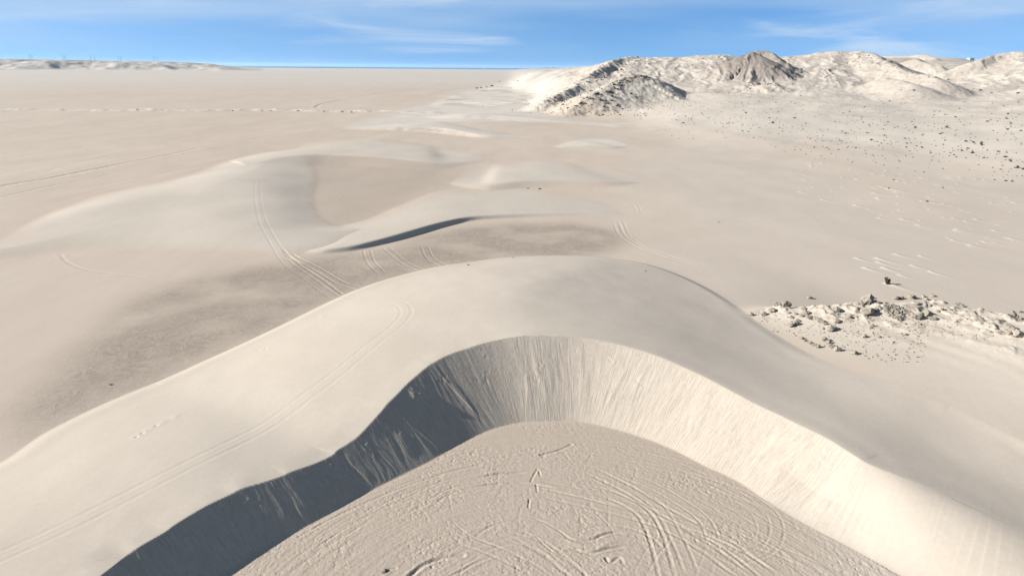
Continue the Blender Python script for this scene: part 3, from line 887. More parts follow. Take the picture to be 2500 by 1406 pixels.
    if fine:
        # ---- churned floor inside the horns
        inner = smooth(150, 100, r) * (own == 0) * soft_poly(x, y, FLOOR, 1.2)
        rough = inner
        dark = np.maximum(dark, 0.34 * inner)
        kk = np.nonzero(inner > 0.02)[0]
        if len(kk):
            X, Y = x[kk], y[kk]
            big = fbm(X / 5.0, Y / 5.0, 2, 141)
            ch = fbm(X / 0.6, Y / 0.6, 3, 142, 0.7)
            pit = smooth(0.30, 0.62, fbm(X / 0.42, Y / 0.42, 2, 143))
            amt = np.clip(0.55 + 0.9 * big, 0.12, 1.3)
            zz = amt * (0.024 * ch - 0.04 * pit)
            stw = noise2((np.hypot(X - 6, Y - 40)) / 0.42, np.arctan2(X - 6, Y - 40) * 2.5, 144)
            zz += 0.022 * stw
            z[kk] += inner[kk] * zz
        # ---- wheel tracks
        for P, w, dep in TRACK_LINES:
            sl = box_sel(x, y, [P], 4 * w + .2)
            if not len(sl): continue
            d, a, _ = pl_dist(x[sl], y[sl], P)
            L = arc_of(P)[-1]
            k2 = d < 4 * w
            sl, d, a = sl[k2], d[k2], a[k2]
            if not len(sl): continue
            e = smooth(0, 1.5, a) * smooth(L, L - 1.5, a) if L > 6 else np.ones(a.shape)
            br = 0.75 + 0.5 * noise2(a / 1.3, 0 * a + w * 40, 151)
            z[sl] += e * br * (-dep * np.exp(-(d / w) ** 2) + (0.5 if L > 6 else 0.2) * abs(dep) * np.exp(-((d - 1.9 * w) / (0.7 * w)) ** 2))
        # footprints on the near dune
        for (u0, v0, h0) in FOOT:
            p = gp([(u0, v0)], h0)[0]
            d2 = (x - p[0]) ** 2 + (y - p[1]) ** 2
            kk = np.nonzero(d2 < 2.0)[0]
            if len(kk): z[kk] += -0.16 * (0.5 + 0.5 * math.sin(u0 * 1.7)) * np.exp(-d2[kk] / 0.05) + 0.05 * np.exp(-d2[kk] / 0.25)
    return dict(z=z, pale=np.clip(pale, 0, 1), dark=np.clip(dark, 0, 1), rock=np.clip(rock, 0, 1), grav=np.clip(grav, 0, 1), rough=rough, own=own, slip=slip, white=np.clip(white, 0, 1), hill=smooth(3, 14, hb))


FOOT = [(334, 1069, 2.0), (348, 1060, 2.0), (362, 1051, 2.0), (382, 1041, 2.0), (398, 1033, 2.0), (428, 1018, 2.0), (790, 774, 1.5), (786, 776, 1.5), (652, 858, 1.5), (648, 861, 1.5)]

# ------------------------------------------------------------------ materials
def new_mat(name, rough=0.9):
    m = bpy.data.materials.new(name); m.use_nodes = True
    b = m.node_tree.nodes['Principled BSDF']
    b.inputs['Roughness'].default_value = rough
    b.inputs['Specular IOR Level'].default_value = 0.15
    return m, m.node_tree.nodes, m.node_tree.links, b


def mix_rgb(n, l, fac, a, b):
    m = n.new('ShaderNodeMix'); m.data_type = 'RGBA'
    for i, v in ((0, fac), (6, a), (7, b)):
        if isinstance(v, (int, float)): m.inputs[i].default_value = v
        elif isinstance(v, tuple): m.inputs[i].default_value = v + (1,)
        else: l.new(v, m.inputs[i])
    return m.outputs[2]


def tex(n, l, vec, scale, detail=4, rough=0.55, dist=0.0):
    t = n.new('ShaderNodeTexNoise')
    t.inputs['Scale'].default_value = scale; t.inputs['Detail'].default_value = detail
    t.inputs['Roughness'].default_value = rough; t.inputs['Distortion'].default_value = dist
    l.new(vec, t.inputs['Vector'])
    return t.outputs['Fac']


def rng_node(n, l, v, a, b, c=0.0, d=1.0):
    m = n.new('ShaderNodeMapRange'); l.new(v, m.inputs[0])
    for i, q in enumerate((a, b, c, d)): m.inputs[i + 1].default_value = q
    return m.outputs[0]


def mth(n, l, op, a, b=None):
    m = n.new('ShaderNodeMath'); m.operation = op
    for i, v in enumerate((a, b)):
        if v is None: continue
        if isinstance(v, (int, float)): m.inputs[i].default_value = v
        else: l.new(v, m.inputs[i])
    return m.outputs[0]


def ground_material():
    m, n, l, b = new_mat('desert_sand', 0.95)
    b.inputs['Specular IOR Level'].default_value = 0.05
    geo = n.new('ShaderNodeNewGeometry')
    pos = geo.outputs['Position']
    at = n.new('ShaderNodeAttribute'); at.attribute_name = 'surf'
    a2 = n.new('ShaderNodeAttribute'); a2.attribute_name = 'surf2'
    sep = n.new('ShaderNodeSeparateColor'); l.new(at.outputs['Color'], sep.inputs[0])
    pale, dark, rock, grav = sep.outputs[0], sep.outputs[1], sep.outputs[2], at.outputs['Alpha']
    sep2 = n.new('ShaderNodeSeparateColor'); l.new(a2.outputs['Color'], sep2.inputs[0])
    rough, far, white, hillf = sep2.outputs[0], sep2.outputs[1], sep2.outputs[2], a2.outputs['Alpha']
    # streaks along the wind
    mp = n.new('ShaderNodeMapping'); mp.inputs['Rotation'].default_value = (0, 0, math.radians(-22)); mp.inputs['Scale'].default_value = (1, 0.22, 1)
    l.new(pos, mp.inputs['Vector'])
    broad = tex(n, l, mp.outputs[0], 0.012, 4, 0.6)
    streak = tex(n, l, mp.outputs[0], 0.11, 5, 0.65, 0.4)
    fine = tex(n, l, pos, 1.6, 5, 0.7)
    grain = tex(n, l, pos, 9.0, 3, 0.8)
    foot = tex(n, l, pos, 3.3, 4, 0.7, 0.3)
    plain = mix_rgb(n, l, rng_node(n, l, broad, 0.3, 0.7), (0.271, 0.221, 0.171), (0.298, 0.250, 0.199))
    plain = mix_rgb(n, l, rng_node(n, l, streak, 0.35, 0.75, 0.0, 0.40), plain, (0.246, 0.200, 0.155))
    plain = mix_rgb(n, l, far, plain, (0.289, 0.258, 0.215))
    # scribbled wheel marks on the dark pan
    warp = n.new('ShaderNodeTexNoise'); warp.inputs['Scale'].default_value = 0.16; warp.inputs['Detail'].default_value = 2
    l.new(pos, warp.inputs['Vector'])
    vm = n.new('ShaderNodeVectorMath'); vm.operation = 'MULTIPLY_ADD'
    l.new(warp.outputs['Color'], vm.inputs[0]); vm.inputs[1].default_value = (9, 9, 0); l.new(pos, vm.inputs[2])
    sc1 = tex(n, l, vm.outputs[0], 0.9, 4, 0.75, 1.2)
    pan = mix_rgb(n, l, rng_node(n, l, sc1, 0.38, 0.62), (0.153, 0.123, 0.096), (0.204, 0.168, 0.133))
    pan = mix_rgb(n, l, rng_node(n, l, tex(n, l, mp.outputs[0], 0.35, 4, 0.7, 0.8), 0.5, 0.75, 0, 0.5), pan, (0.215, 0.178, 0.141))
    sand = mix_rgb(n, l, rng_node(n, l, tex(n, l, pos, 0.05, 3), 0.3, 0.7), (0.271, 0.232, 0.186), (0.287, 0.249, 0.202))
    sand = mix_rgb(n, l, white, sand, (0.312, 0.277, 0.233))
    col = mix_rgb(n, l, dark, plain, pan)
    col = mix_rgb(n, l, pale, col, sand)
    stone = mix_rgb(n, l, rng_node(n, l, tex(n, l, pos, 0.55, 6, 0.7), 0.35, 0.7), (0.089, 0.073, 0.057), (0.205, 0.170, 0.131))
    col = mix_rgb(n, l, mth(n, l, 'MULTIPLY', rock, rng_node(n, l, tex(n, l, pos, 0.22, 5, 0.7), 0.40, 0.60)), col, stone)
    speck = rng_node(n, l, tex(n, l, pos, 0.16, 6, 0.9), 0.53, 0.62)
    col = mix_rgb(n, l, mth(n, l, 'MULTIPLY', mth(n, l, 'MULTIPLY', hillf, 0.62), speck), col, stone)
    gr = mix_rgb(n, l, rng_node(n, l, tex(n, l, pos, 0.12, 6, 0.75), 0.35, 0.7), (0.082, 0.069, 0.060), (0.160, 0.136, 0.117))
    col = mix_rgb(n, l, grav, col, gr)
    col = mix_rgb(n, l, rng_node(n, l, fine, 0.35, 0.65, 0.0, 0.15), col, (0.178, 0.147, 0.115))
    col = mix_rgb(n, l, rng_node(n, l, tex(n, l, mp.outputs[0], 0.45, 4, 0.7), 0.45, 0.72, 0.0, 0.16), col, (0.215, 0.180, 0.144))
    col = mix_rgb(n, l, rng_node(n, l, grain, 0.42, 0.62, 0.0, 0.12), col, (0.14, 0.118, 0.095))
    l.new(col, b.inputs['Base Color'])
    # relief too fine for the mesh
    bp = n.new('ShaderNodeBump'); bp.inputs['Distance'].default_value = 0.06
    l.new(mth(n, l, 'ADD', mth(n, l, 'MULTIPLY', fine, 0.5), mth(n, l, 'ADD', mth(n, l, 'MULTIPLY', grain, 0.16), mth(n, l, 'MULTIPLY', mth(n, l, 'MULTIPLY', foot, rough), 0.7))), bp.inputs['Height'])
    l.new(mth(n, l, 'ADD', 0.10, mth(n, l, 'ADD', mth(n, l, 'MULTIPLY', rough, 0.9), mth(n, l, 'MULTIPLY', rock, 0.6))), bp.inputs['Strength'])
    bp2 = n.new('ShaderNodeBump'); bp2.inputs['Distance'].default_value = 0.5
    l.new(sc1, bp2.inputs['Height']); l.new(mth(n, l, 'MULTIPLY', dark, 0.25), bp2.inputs['Strength'])
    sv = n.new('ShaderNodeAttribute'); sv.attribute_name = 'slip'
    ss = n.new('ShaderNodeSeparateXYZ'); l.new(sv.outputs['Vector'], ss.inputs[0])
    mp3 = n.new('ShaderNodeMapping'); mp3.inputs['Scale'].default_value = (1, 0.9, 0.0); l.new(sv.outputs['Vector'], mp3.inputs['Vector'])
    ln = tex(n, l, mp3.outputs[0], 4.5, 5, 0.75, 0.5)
    # darker streaks mixed into the colour along the flow lines of the slip face
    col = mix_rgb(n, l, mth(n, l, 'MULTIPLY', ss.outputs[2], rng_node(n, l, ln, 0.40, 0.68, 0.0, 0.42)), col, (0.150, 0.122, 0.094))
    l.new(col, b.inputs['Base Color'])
    bp3 = n.new('ShaderNodeBump'); bp3.inputs['Distance'].default_value = 0.30
    l.new(ln, bp3.inputs['Height']); l.new(mth(n, l, 'MULTIPLY', ss.outputs[2], 0.36), bp3.inputs['Strength'])
    l.new(bp2.outputs[0], bp3.inputs['Normal'])
    l.new(bp3.outputs[0], bp.inputs['Normal'])
    l.new(bp.outputs[0], b.inputs['Normal'])
    return m


MAT_SAND = ground_material()


def plain_mat(name, c1, c2, scale, rough=0.9, bump=0.0):
    m, n, l, b = new_mat(name, rough)
    tc = n.new('ShaderNodeTexCoord')
    f = tex(n, l, tc.outputs['Object'], scale, 5, 0.65)
    info = n.new('ShaderNodeObjectInfo')
    c = mix_rgb(n, l, rng_node(n, l, f, 0.3, 0.7), c1, c2)
    c = mix_rgb(n, l, rng_node(n, l, info.outputs['Random'], 0, 1, 0, 0.35), c, tuple(0.6 * q for q in c1))
    l.new(c, b.inputs['Base Color'])
    if bump:
        bp = n.new('ShaderNodeBump'); bp.inputs['Strength'].default_value = bump; bp.inputs['Distance'].default_value = 0.1
        l.new(tex(n, l, tc.outputs['Object'], scale * 3, 5, 0.7), bp.inputs['Height']); l.new(bp.outputs[0], b.inputs['Normal'])
    return m


MAT_ROCK = plain_mat('weathered_limestone', (0.105, 0.090, 0.071), (0.235, 0.206, 0.165), 2.2, 0.9, 0.8)
MAT_ROCK_D = plain_mat('dark_caprock', (0.050, 0.044, 0.038), (0.125, 0.108, 0.090), 1.5, 0.9, 0.6)
MAT_SHRUB = plain_mat('dry_olive_foliage', (0.022, 0.021, 0.014), (0.048, 0.044, 0.028), 3.0, 0.9)
MAT_GREEN = plain_mat('olive_foliage', (0.026, 0.026, 0.012), (0.070, 0.065, 0.034), 3.0, 0.8)
MAT_TWIG = plain_mat('dry_twig', (0.08, 0.068, 0.054), (0.12, 0.10, 0.08), 6.0)
MAT_STEEL = plain_mat('galvanised_steel', (0.20, 0.22, 0.25), (0.30, 0.32, 0.34), 0.3, 0.6)
MAT_WHITE = plain_mat('white_render', (0.50, 0.49, 0.47), (0.56, 0.55, 0.53), 0.4, 0.8)
MAT_TEAL = plain_mat('teal_paint', (0.03, 0.08, 0.08), (0.045, 0.10, 0.10), 0.6, 0.7)
MAT_PANE = plain_mat('window_glass', (0.03, 0.04, 0.05), (0.05, 0.06, 0.07), 0.6, 0.15)


def tag(o, label=None, category=None, group=None, kind=None):
    for k, v in (('label', label), ('category', category), ('group', group), ('kind', kind)):
        if v: o[k] = v
    return o


def link(o, parent=None):
    scene.collection.objects.link(o)
    if parent is not None: o.parent = parent
    return o


# ------------------------------------------------------------------ the ground sheet
def build_ground():
    az = np.radians(np.concatenate([np.linspace(-180, -50, 22)[:-1], np.linspace(-50, -45, 8)[:-1], np.linspace(-45, 45, 1110), np.linspace(45, 50, 8)[1:], np.linspace(50, 180, 22)[1:]]))
    th = np.radians(np.concatenate([np.arange(48.0, 24.0, -0.06), np.arange(24.0, 8.0, -0.045), np.arange(8.0, 4.6, -0.05)]))
    r = np.concatenate([[0.5, 6, 12, 18, 24, 30, 34, 37], CAM_H / np.tan(th)])
    r = np.concatenate([r, np.geomspace(r[-1], 1900, 235)[1:], np.geomspace(1900, 5600, 36)[1:], np.linspace(5600, 7600, 60)[1:], np.geomspace(7600, 17000, 22)[1:]])
    nr, na = len(r), len(az)
    rr, aa = np.meshgrid(r, az, indexing='ij')
    x, y = (rr * np.sin(aa)).ravel(), (rr * np.cos(aa)).ravel()
    T = terrain(x, y)
    z = T['z']
    shore = smooth(14500, 16800, rr.ravel())
    z = z * (1 - shore) - 6.0 * shore
    global GR, GA, GZ
    GR, GA, GZ = r, az, z.reshape(nr, na)
    co = np.column_stack([x, y, z])
    G = co.reshape(nr, na, 3)
    du = np.gradient(G, axis=0); dv = np.gradient(G, axis=1)
    N = np.cross(dv, du); N /= np.linalg.norm(N, axis=-1)[..., None] + 1e-12
    N[N[..., 2] < 0] *= -1
    N = N.reshape(-1, 3)
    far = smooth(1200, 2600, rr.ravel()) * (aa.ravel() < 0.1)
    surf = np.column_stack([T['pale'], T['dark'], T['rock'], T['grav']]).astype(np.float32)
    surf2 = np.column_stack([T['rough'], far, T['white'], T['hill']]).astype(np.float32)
    i = np.arange(nr - 1)[:, None] * na + np.arange(na - 1)[None, :]
    quads = np.stack([i, i + na, i + na + 1, i + 1], -1).reshape(-1, 4)[:, ::-1]
    fo = T['own'][quads].max(1)
    fo = np.where(fo == 0, 0, fo)
    names = {0: ('ground', 'pale tan desert plain with wheel tracks stretching to the sea'),
             10: ('dune', 'big near crescent dune with a half shaded slip face'),
             11: ('dune', 'broad rounded dune left of the hollow with a track pair over it'),
             12: ('dune', 'middle dune with a thin dark slip face line'),
             13: ('dune', 'low smooth dune behind the dune with the thin dark line'),
             14: ('dune', 'pale arc shaped dune on the far side of the hollow'),
             15: ('dune', 'low pale dune tongue beyond the hollow'),
             16: ('dune', 'small isolated pale dune on the plain in the centre right'),
             17: ('dune', 'long low dune at the front of the far pale sand sheet'),
             18: ('dune', 'low dune in the middle of the far pale sand sheet'),
             19: ('dune', 'far dune with a grey shaded face beside the dark scrub clumps'),
             20: ('hills', 'pale sandy hills with rocky crests on the right'),
             21: ('hill', 'dark gravel cone on the skyline of the hills'),
             22: ('plateau', 'far low plateau on the left horizon')}
    names[20] = ('hills', 'pale sandy hills with rocky crests on the right')
    for key in sorted(set(fo.tolist())):
        q = quads[fo == key]
        used, inv = np.unique(q, return_inverse=True)
        q2 = inv.reshape(-1, 4).astype(np.int32)
        me = bpy.data.meshes.new(names[key][0])
        me.vertices.add(len(used)); me.vertices.foreach_set('co', co[used].astype(np.float32).ravel())
        me.loops.add(q2.size); me.loops.foreach_set('vertex_index', q2.ravel())
        me.polygons.add(len(q2)); me.polygons.foreach_set('loop_start', np.arange(0, q2.size, 4, dtype=np.int32))
        me.update(calc_edges=True)
        me.polygons.foreach_set('use_smooth', np.ones(len(q2), bool))
        for nm, d in (('surf', surf), ('surf2', surf2)):
            a = me.attributes.new(nm, 'FLOAT_COLOR', 'POINT'); a.data.foreach_set('color', d[used].ravel())
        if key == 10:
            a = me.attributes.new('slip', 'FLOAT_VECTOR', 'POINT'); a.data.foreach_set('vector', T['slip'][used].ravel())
        me.normals_split_custom_set_from_vertices(N[used])
        me.materials.append(MAT_SAND)
        o = link(bpy.data.objects.new(names[key][0], me))
        tag(o, names[key][1], None, None, 'structure')


import time
_t = time.time()
build_ground()
print('ground', round(time.time() - _t, 1))


# ------------------------------------------------------------------ where a line of sight meets the ground
def ground_z(x, y):
    x = np.asarray(x, float); y = np.asarray(y, float)
    fr = np.interp(np.hypot(x, y), GR, np.arange(len(GR))); fa = np.interp(np.arctan2(x, y), GA, np.arange(len(GA)))
    i = np.clip(fr.astype(int), 0, len(GR) - 2); j = np.clip(fa.astype(int), 0, len(GA) - 2)
    t, q = fr - i, fa - j
    return (GZ[i, j] * (1 - t) + GZ[i + 1, j] * t) * (1 - q) + (GZ[i, j + 1] * (1 - t) + GZ[i + 1, j + 1] * t) * q


def hit(uv):
    uv = np.array([q[:2] for q in uv], float)
    d = ray(uv[:, 0], uv[:, 1])
    h = np.hypot(d[:, 0], d[:, 1])
    rs = np.concatenate([np.linspace(40, 400, 900), np.geomspace(400, 2600, 900)[1:]])
    X = d[:, 0, None] / h[:, None] * rs; Y = d[:, 1, None] / h[:, None] * rs
    Zr = CAM_H + d[:, 2, None] / h[:, None] * rs
    Zt = ground_z(X, Y)
    below = Zr < Zt
    j = below.argmax(1); ok = below.any(1) & (j > 0)
    k = np.arange(len(j)); j = np.maximum(j, 1)
    a = Zr[k, j - 1] - Zt[k, j - 1]; b = Zt[k, j] - Zr[k, j]
    R = rs[j - 1] + (rs[j] - rs[j - 1]) * a / (a + b + 1e-9)
    out = np.column_stack([d[:, 0] / h * R, d[:, 1] / h * R, 0 * R])
    out[:, 2] = ground_z(out[:, 0], out[:, 1])
    return out, ok


def px_m(p):
    return F_PX / math.sqrt(p[0] ** 2 + p[1] ** 2 + (CAM_H - p[2]) ** 2)

#@@OBJECTS@@
# ------------------------------------------------------------------ sea
def build_sea():
    m, n, l, b = new_mat('sea_water', 0.45)
    b.inputs['Base Color'].default_value = (0.014, 0.075, 0.165, 1)
    b.inputs['Specular IOR Level'].default_value = 0.25
    pos = n.new('ShaderNodeNewGeometry').outputs['Position']
    bp = n.new('ShaderNodeBump'); bp.inputs['Strength'].default_value = 0.5; bp.inputs['Distance'].default_value = 2.0
    l.new(tex(n, l, pos, 0.02, 4, 0.6), bp.inputs['Height']); l.new(bp.outputs[0], b.inputs['Normal'])
    rs = [12500, 16000, 22000, 30000, 40000]
    az = np.radians(np.linspace(-180, 180, 121))
    v = [(r * math.sin(a), r * math.cos(a), -2.0) for r in rs for a in az]
    na = len(az)
    f = [(i * na + j, i * na + j + 1, (i + 1) * na + j + 1, (i + 1) * na + j) for i in range(len(rs) - 1) for j in range(na - 1)]
    me = bpy.data.meshes.new('sea'); me.from_pydata(v, [], f); me.materials.append(m)
    tag(link(bpy.data.objects.new('sea', me)), 'strip of deep blue sea along the horizon', None, None, 'structure')


build_sea()

# ------------------------------------------------------------------ mesh builders
R_ = random.Random(11)


def mesh_from(bm, name, mat, smooth_=False):
    me = bpy.data.meshes.new(name); bm.to_mesh(me); bm.free()
    me.materials.append(mat)
    if smooth_: me.polygons.foreach_set('use_smooth', [True] * len(me.polygons))
    return me


def rock_mesh(seed, mat, n=26, flat=0.62, cuts=1):
    rg = random.Random(seed)
    bm = bmesh.new()
    for _ in range(n):
        v = Vector((rg.gauss(0, 1), rg.gauss(0, 1), rg.gauss(0, 1))); v.normalize()
        v *= rg.uniform(0.75, 1.0)
        bm.verts.new((v.x * 0.55, v.y * 0.45, v.z * 0.5 * flat + 0.18))
    bmesh.ops.convex_hull(bm, input=bm.verts)
    for v in [v for v in bm.verts if not v.link_faces]: bm.verts.remove(v)
    if cuts:
        bmesh.ops.subdivide_edges(bm, edges=bm.edges[:], cuts=cuts, use_grid_fill=True)
        for v in bm.verts:
            v.co += Vector((rg.uniform(-1, 1), rg.uniform(-1, 1), rg.uniform(-1, 1))) * 0.035
    bmesh.ops.recalc_face_normals(bm, faces=bm.faces)
    return mesh_from(bm, 'rock', mat)


def shrub_mesh(seed, mat, n=90, w=0.5, h=0.55, leaf=0.13, fan=False):
    rg = random.Random(seed)
    bm = bmesh.new()
    clumps = [(rg.uniform(-0.3, 0.3), rg.uniform(-0.3, 0.3), rg.uniform(0.15, 0.75), rg.uniform(0.16, 0.30)) for _ in range(6)]
    for _ in range(n):
        cx, cy, cz, cr = rg.choice(clumps)
        v = Vector((rg.gauss(0, 1), rg.gauss(0, 1), rg.gauss(0, 1))).normalized() * cr * rg.uniform(0.3, 1.0)
        p = Vector(((cx + v.x) * w / 0.5, (cy + v.y) * w / 0.5, max(0.02, (cz * (1 - 0.6 * math.hypot(cx, cy) / 0.42) + v.z) * h)))
        if fan:
            k = p.z / h
            p.x *= 0.25 + 0.95 * k; p.y *= 0.25 + 0.95 * k
        a = Vector((rg.gauss(0, 1), rg.gauss(0, 1), rg.gauss(0, 1))).normalized()
        b = a.cross(Vector((rg.gauss(0, 1), rg.gauss(0, 1), rg.gauss(0, 1)))).normalized()
        s = leaf * rg.uniform(0.6, 1.3)
        vs = [bm.verts.new(p + a * s), bm.verts.new(p + b * s * 0.5), bm.verts.new(p - a * s * 0.8), bm.verts.new(p - b * s * 0.5)]
        bm.faces.new(vs)
    return mesh_from(bm, 'shrub', mat)


def tube(bm, p0, p1, r0, r1, n=5):
    p0, p1 = Vector(p0), Vector(p1)
    d = (p1 - p0).normalized()
    a = d.orthogonal().normalized(); b = d.cross(a)
    r = [[bm.verts.new(p + (a * math.cos(2 * math.pi * i / n) + b * math.sin(2 * math.pi * i / n)) * q) for i in range(n)] for p, q in ((p0, r0), (p1, r1))]
    for i in range(n): bm.faces.new((r[0][i], r[0][(i + 1) % n], r[1][(i + 1) % n], r[1][i]))
    bm.faces.new(r[0][::-1]); bm.faces.new(r[1])


def box(bm, x0, x1, y0, y1, z0, z1):
    v = [bm.verts.new(p) for p in ((x0, y0, z0), (x1, y0, z0), (x1, y1, z0), (x0, y1, z0), (x0, y0, z1), (x1, y0, z1), (x1, y1, z1), (x0, y1, z1))]
    for f in ((0, 3, 2, 1), (4, 5, 6, 7), (0, 1, 5, 4), (1, 2, 6, 5), (2, 3, 7, 6), (3, 0, 4, 7)): bm.faces.new([v[i] for i in f])


ROCKS = [rock_mesh(100 + i, MAT_ROCK, 22 + 3 * i, 0.55 + 0.06 * (i % 4)) for i in range(7)]
ROCKS_D = [rock_mesh(200 + i, MAT_ROCK_D, 16 + 2 * i, 0.6, 0) for i in range(6)]
SHRUBS = [shrub_mesh(300 + i, MAT_SHRUB, 70) for i in range(6)]


def place(name, me, p, size, label, cat, group=None, sink=0.12, stretch=(1, 1, 1), rz=None):
    o = bpy.data.objects.new(name, me)
    o.location = (p[0], p[1], p[2] - sink * size)
    o.rotation_euler = (R_.uniform(-.12, .12), R_.uniform(-.12, .12), R_.uniform(0, 6.28) if rz is None else rz)
    o.scale = tuple(size * s for s in stretch)
    tag(link(o), label, cat, group)
    return o


# ------------------------------------------------------------------ rocks of the near outcrop
NEAR_ROCKS = [  # u, v, width in photo px, own label or None
    (1834, 770, 11, 'small pale rock at the left tip of the near outcrop'), (1866, 768, 12, 'dark pointed rock above the left sand ramp of the outcrop'),
    (1886, 760, 17, 'grey rounded rock left of the outcrop below the twin rocks'), (1898, 747, 16, 'left one of the twin rocks on the outcrop rim'),
    (1918, 747, 20, 'right one of the twin rocks on the outcrop rim'), (1976, 728, 13, 'lone small rock on the sand above the outcrop rim'),
    (1962, 756, 14, None), (1968, 766, 16, 'tall dark edged rock with shadow at its right on the outcrop'), (1976, 777, 14, None), (1940, 793, 20, 'flat pale slab at the foot of the left outcrop knoll'),
    (1930, 797, 14, None), (1948, 785, 12, None), (1956, 772, 10, None), (1932, 776, 10, None), (1944, 768, 9, None), (1925, 765, 9, None),
    (1992, 781, 14, None), (2001, 784, 13, None), (2010, 787, 12, None), (2016, 792, 10, None),
    (2030, 806, 24, 'squat dark rock casting a shadow on the central sand ramp'), (2010, 803, 8, None), (2043, 760, 17, 'grey rock below the round brown bush'), (2043, 787, 15, 'single rounded rock right of the central sand ramp'),
    (2075, 775, 9, None), (2117, 737, 26, 'long dark rock on the outcrop rim left of the cobble heap'), (2104, 742, 12, None), (2128, 728, 8, 'small flat stone on the sand above the long dark rock'),
    (2095, 744, 8, None), (2118, 766, 30, 'large grey rock left below the cobble heap'), (2134, 759, 16, None), (2146, 755, 14, None), (2110, 823, 11, 'small dark rock alone on the gravel below the outcrop'),
    (2085, 864, 15, 'dark pointed rock at the bottom end of the outcrop'), (2045, 856, 16, None), (2030, 846, 14, None), (2013, 832, 18, 'low ledge rock above the lowest rocks of the outcrop'), (2022, 838, 12, None),
    (1957, 827, 10, None), (1966, 832, 9, None), (1976, 838, 13, None), (1988, 844, 12, None), (1998, 848, 11, None),
    (2188, 730, 16, None), (2200, 729, 10, None), (2225, 728, 18, 'dark rock at the top rear of the cobble heap'), (2254, 725, 8, None), (2276, 723, 10, 'pale stone at the far top right of the outcrop'),
    (2262, 732, 8, None), (2238, 776, 24, 'rock at the right foot of the cobble heap with a long shadow'), (2250, 770, 12, None), (2266, 770, 18, 'broken grey rock right of the cobble heap'), (2278, 780, 14, None),
    (2289, 761, 9, None), (2240, 743, 9, None), (2258, 739, 8, None), (2270, 747, 9, None), (2300, 756, 8, None), (2338, 744, 12, None), (2348, 748, 9, None), (2320, 757, 7, None),
    (2471, 770, 14, None), (2480, 775, 10, None), (2492, 779, 9, None), (2458, 797, 12, None), (2464, 804, 16, 'dark rock on the ridge at the right photo edge'), (2474, 812, 16, None),
    (2486, 819, 22, 'big dark rock with a black shadow at the right photo edge'), (2466, 815, 9, None), (2490, 762, 8, None),
    (2210, 792, 7, None), (2246, 793, 7, None), (2130, 797, 9, None), (2126, 801, 7, None), (2210, 818, 7, None), (2147, 824, 7, None), (2180, 836, 6, None),
]
P, ok = hit(NEAR_ROCKS)
for (u, v, w, lab), p in zip(NEAR_ROCKS, P):
    s = 1.2 * w / px_m(p)
    if u > 2440: gl_, gg = 'small rock on the stony ridge at the right photo edge', 'rocks at the right photo edge'
    elif u < 2000 and v < 800: gl_, gg = 'small pale rock on the left knoll of the near outcrop', 'rocks of the left knoll'
    elif v > 815 and u < 2100: gl_, gg = 'small rock in the lowest row along the foot of the near outcrop', 'lowest row of outcrop rocks'
    elif u > 2170 and v < 785: gl_, gg = 'small rock around the cobble heap on top of the near outcrop', 'rocks around the cobble heap'
    else: gl_, gg = 'small rock on the central sand slope of the near outcrop', 'rocks of the central outcrop slope'
    place('rock', R_.choice(ROCKS), p, s, lab or gl_, 'rock', gg, 0.06, (1, 1, R_.uniform(0.95, 1.3)))

# the heap of cobbles at the top of the outcrop
heap_uv = [(2158 + 70 * R_.random(), 0) for _ in range(0)]
heap = []
for k in range(520):
    t = R_.random(); q = R_.random()
    u = 2158 + 66 * t
    v = 742 + 24 * t * 0.9 + (q - 0.15) * (34 if t < 0.75 else 16) * (0.55 + 0.45 * math.sin(math.pi * min(1, t * 1.25)))
    heap.append((u, v))
HP, _ = hit(heap)
c0 = HP.mean(0)
root = bpy.data.objects.new('cobble_heap', None); root.location = c0
tag(link(root), 'heap of rounded cobbles cemented together at the top of the near outcrop', 'rock outcrop')
big = sorted(range(len(heap)), key=lambda i: -((i * 7919) % 997))[:150]
for i, p in enumerate(HP):
    pass
COB = [rock_mesh(400 + i, MAT_ROCK, 12, 0.9, 0) for i in range(6)]
for i in big:
    o = bpy.data.objects.new('cobble', COB[i % 6])
    o.location = Vector(HP[i]) - Vector(c0); s = R_.uniform(0.38, 0.85)
    o.scale = (s, s, s); o.rotation_euler = (R_.uniform(-1, 1), R_.uniform(-1, 1), R_.uniform(0, 6))
    link(o, root)
bm = bmesh.new()
for i in range(len(heap)):
    if i in set(big): continue
    me = COB[i % 6]; s = R_.uniform(0.2, 0.45)
    M_ = Matrix.Translation(Vector(HP[i]) - Vector(c0)) @ Matrix.Rotation(R_.uniform(0, 6), 4, 'Z') @ Matrix.Scale(s, 4)
    k0 = len(bm.verts); bm.from_mesh(me); bm.verts.ensure_lookup_table()
    for v in bm.verts[k0:]: v.co = M_ @ v.co
o = bpy.data.objects.new('small_cobbles', mesh_from(bm, 'small_cobbles', MAT_ROCK)); link(o, root); o['kind'] = 'stuff'

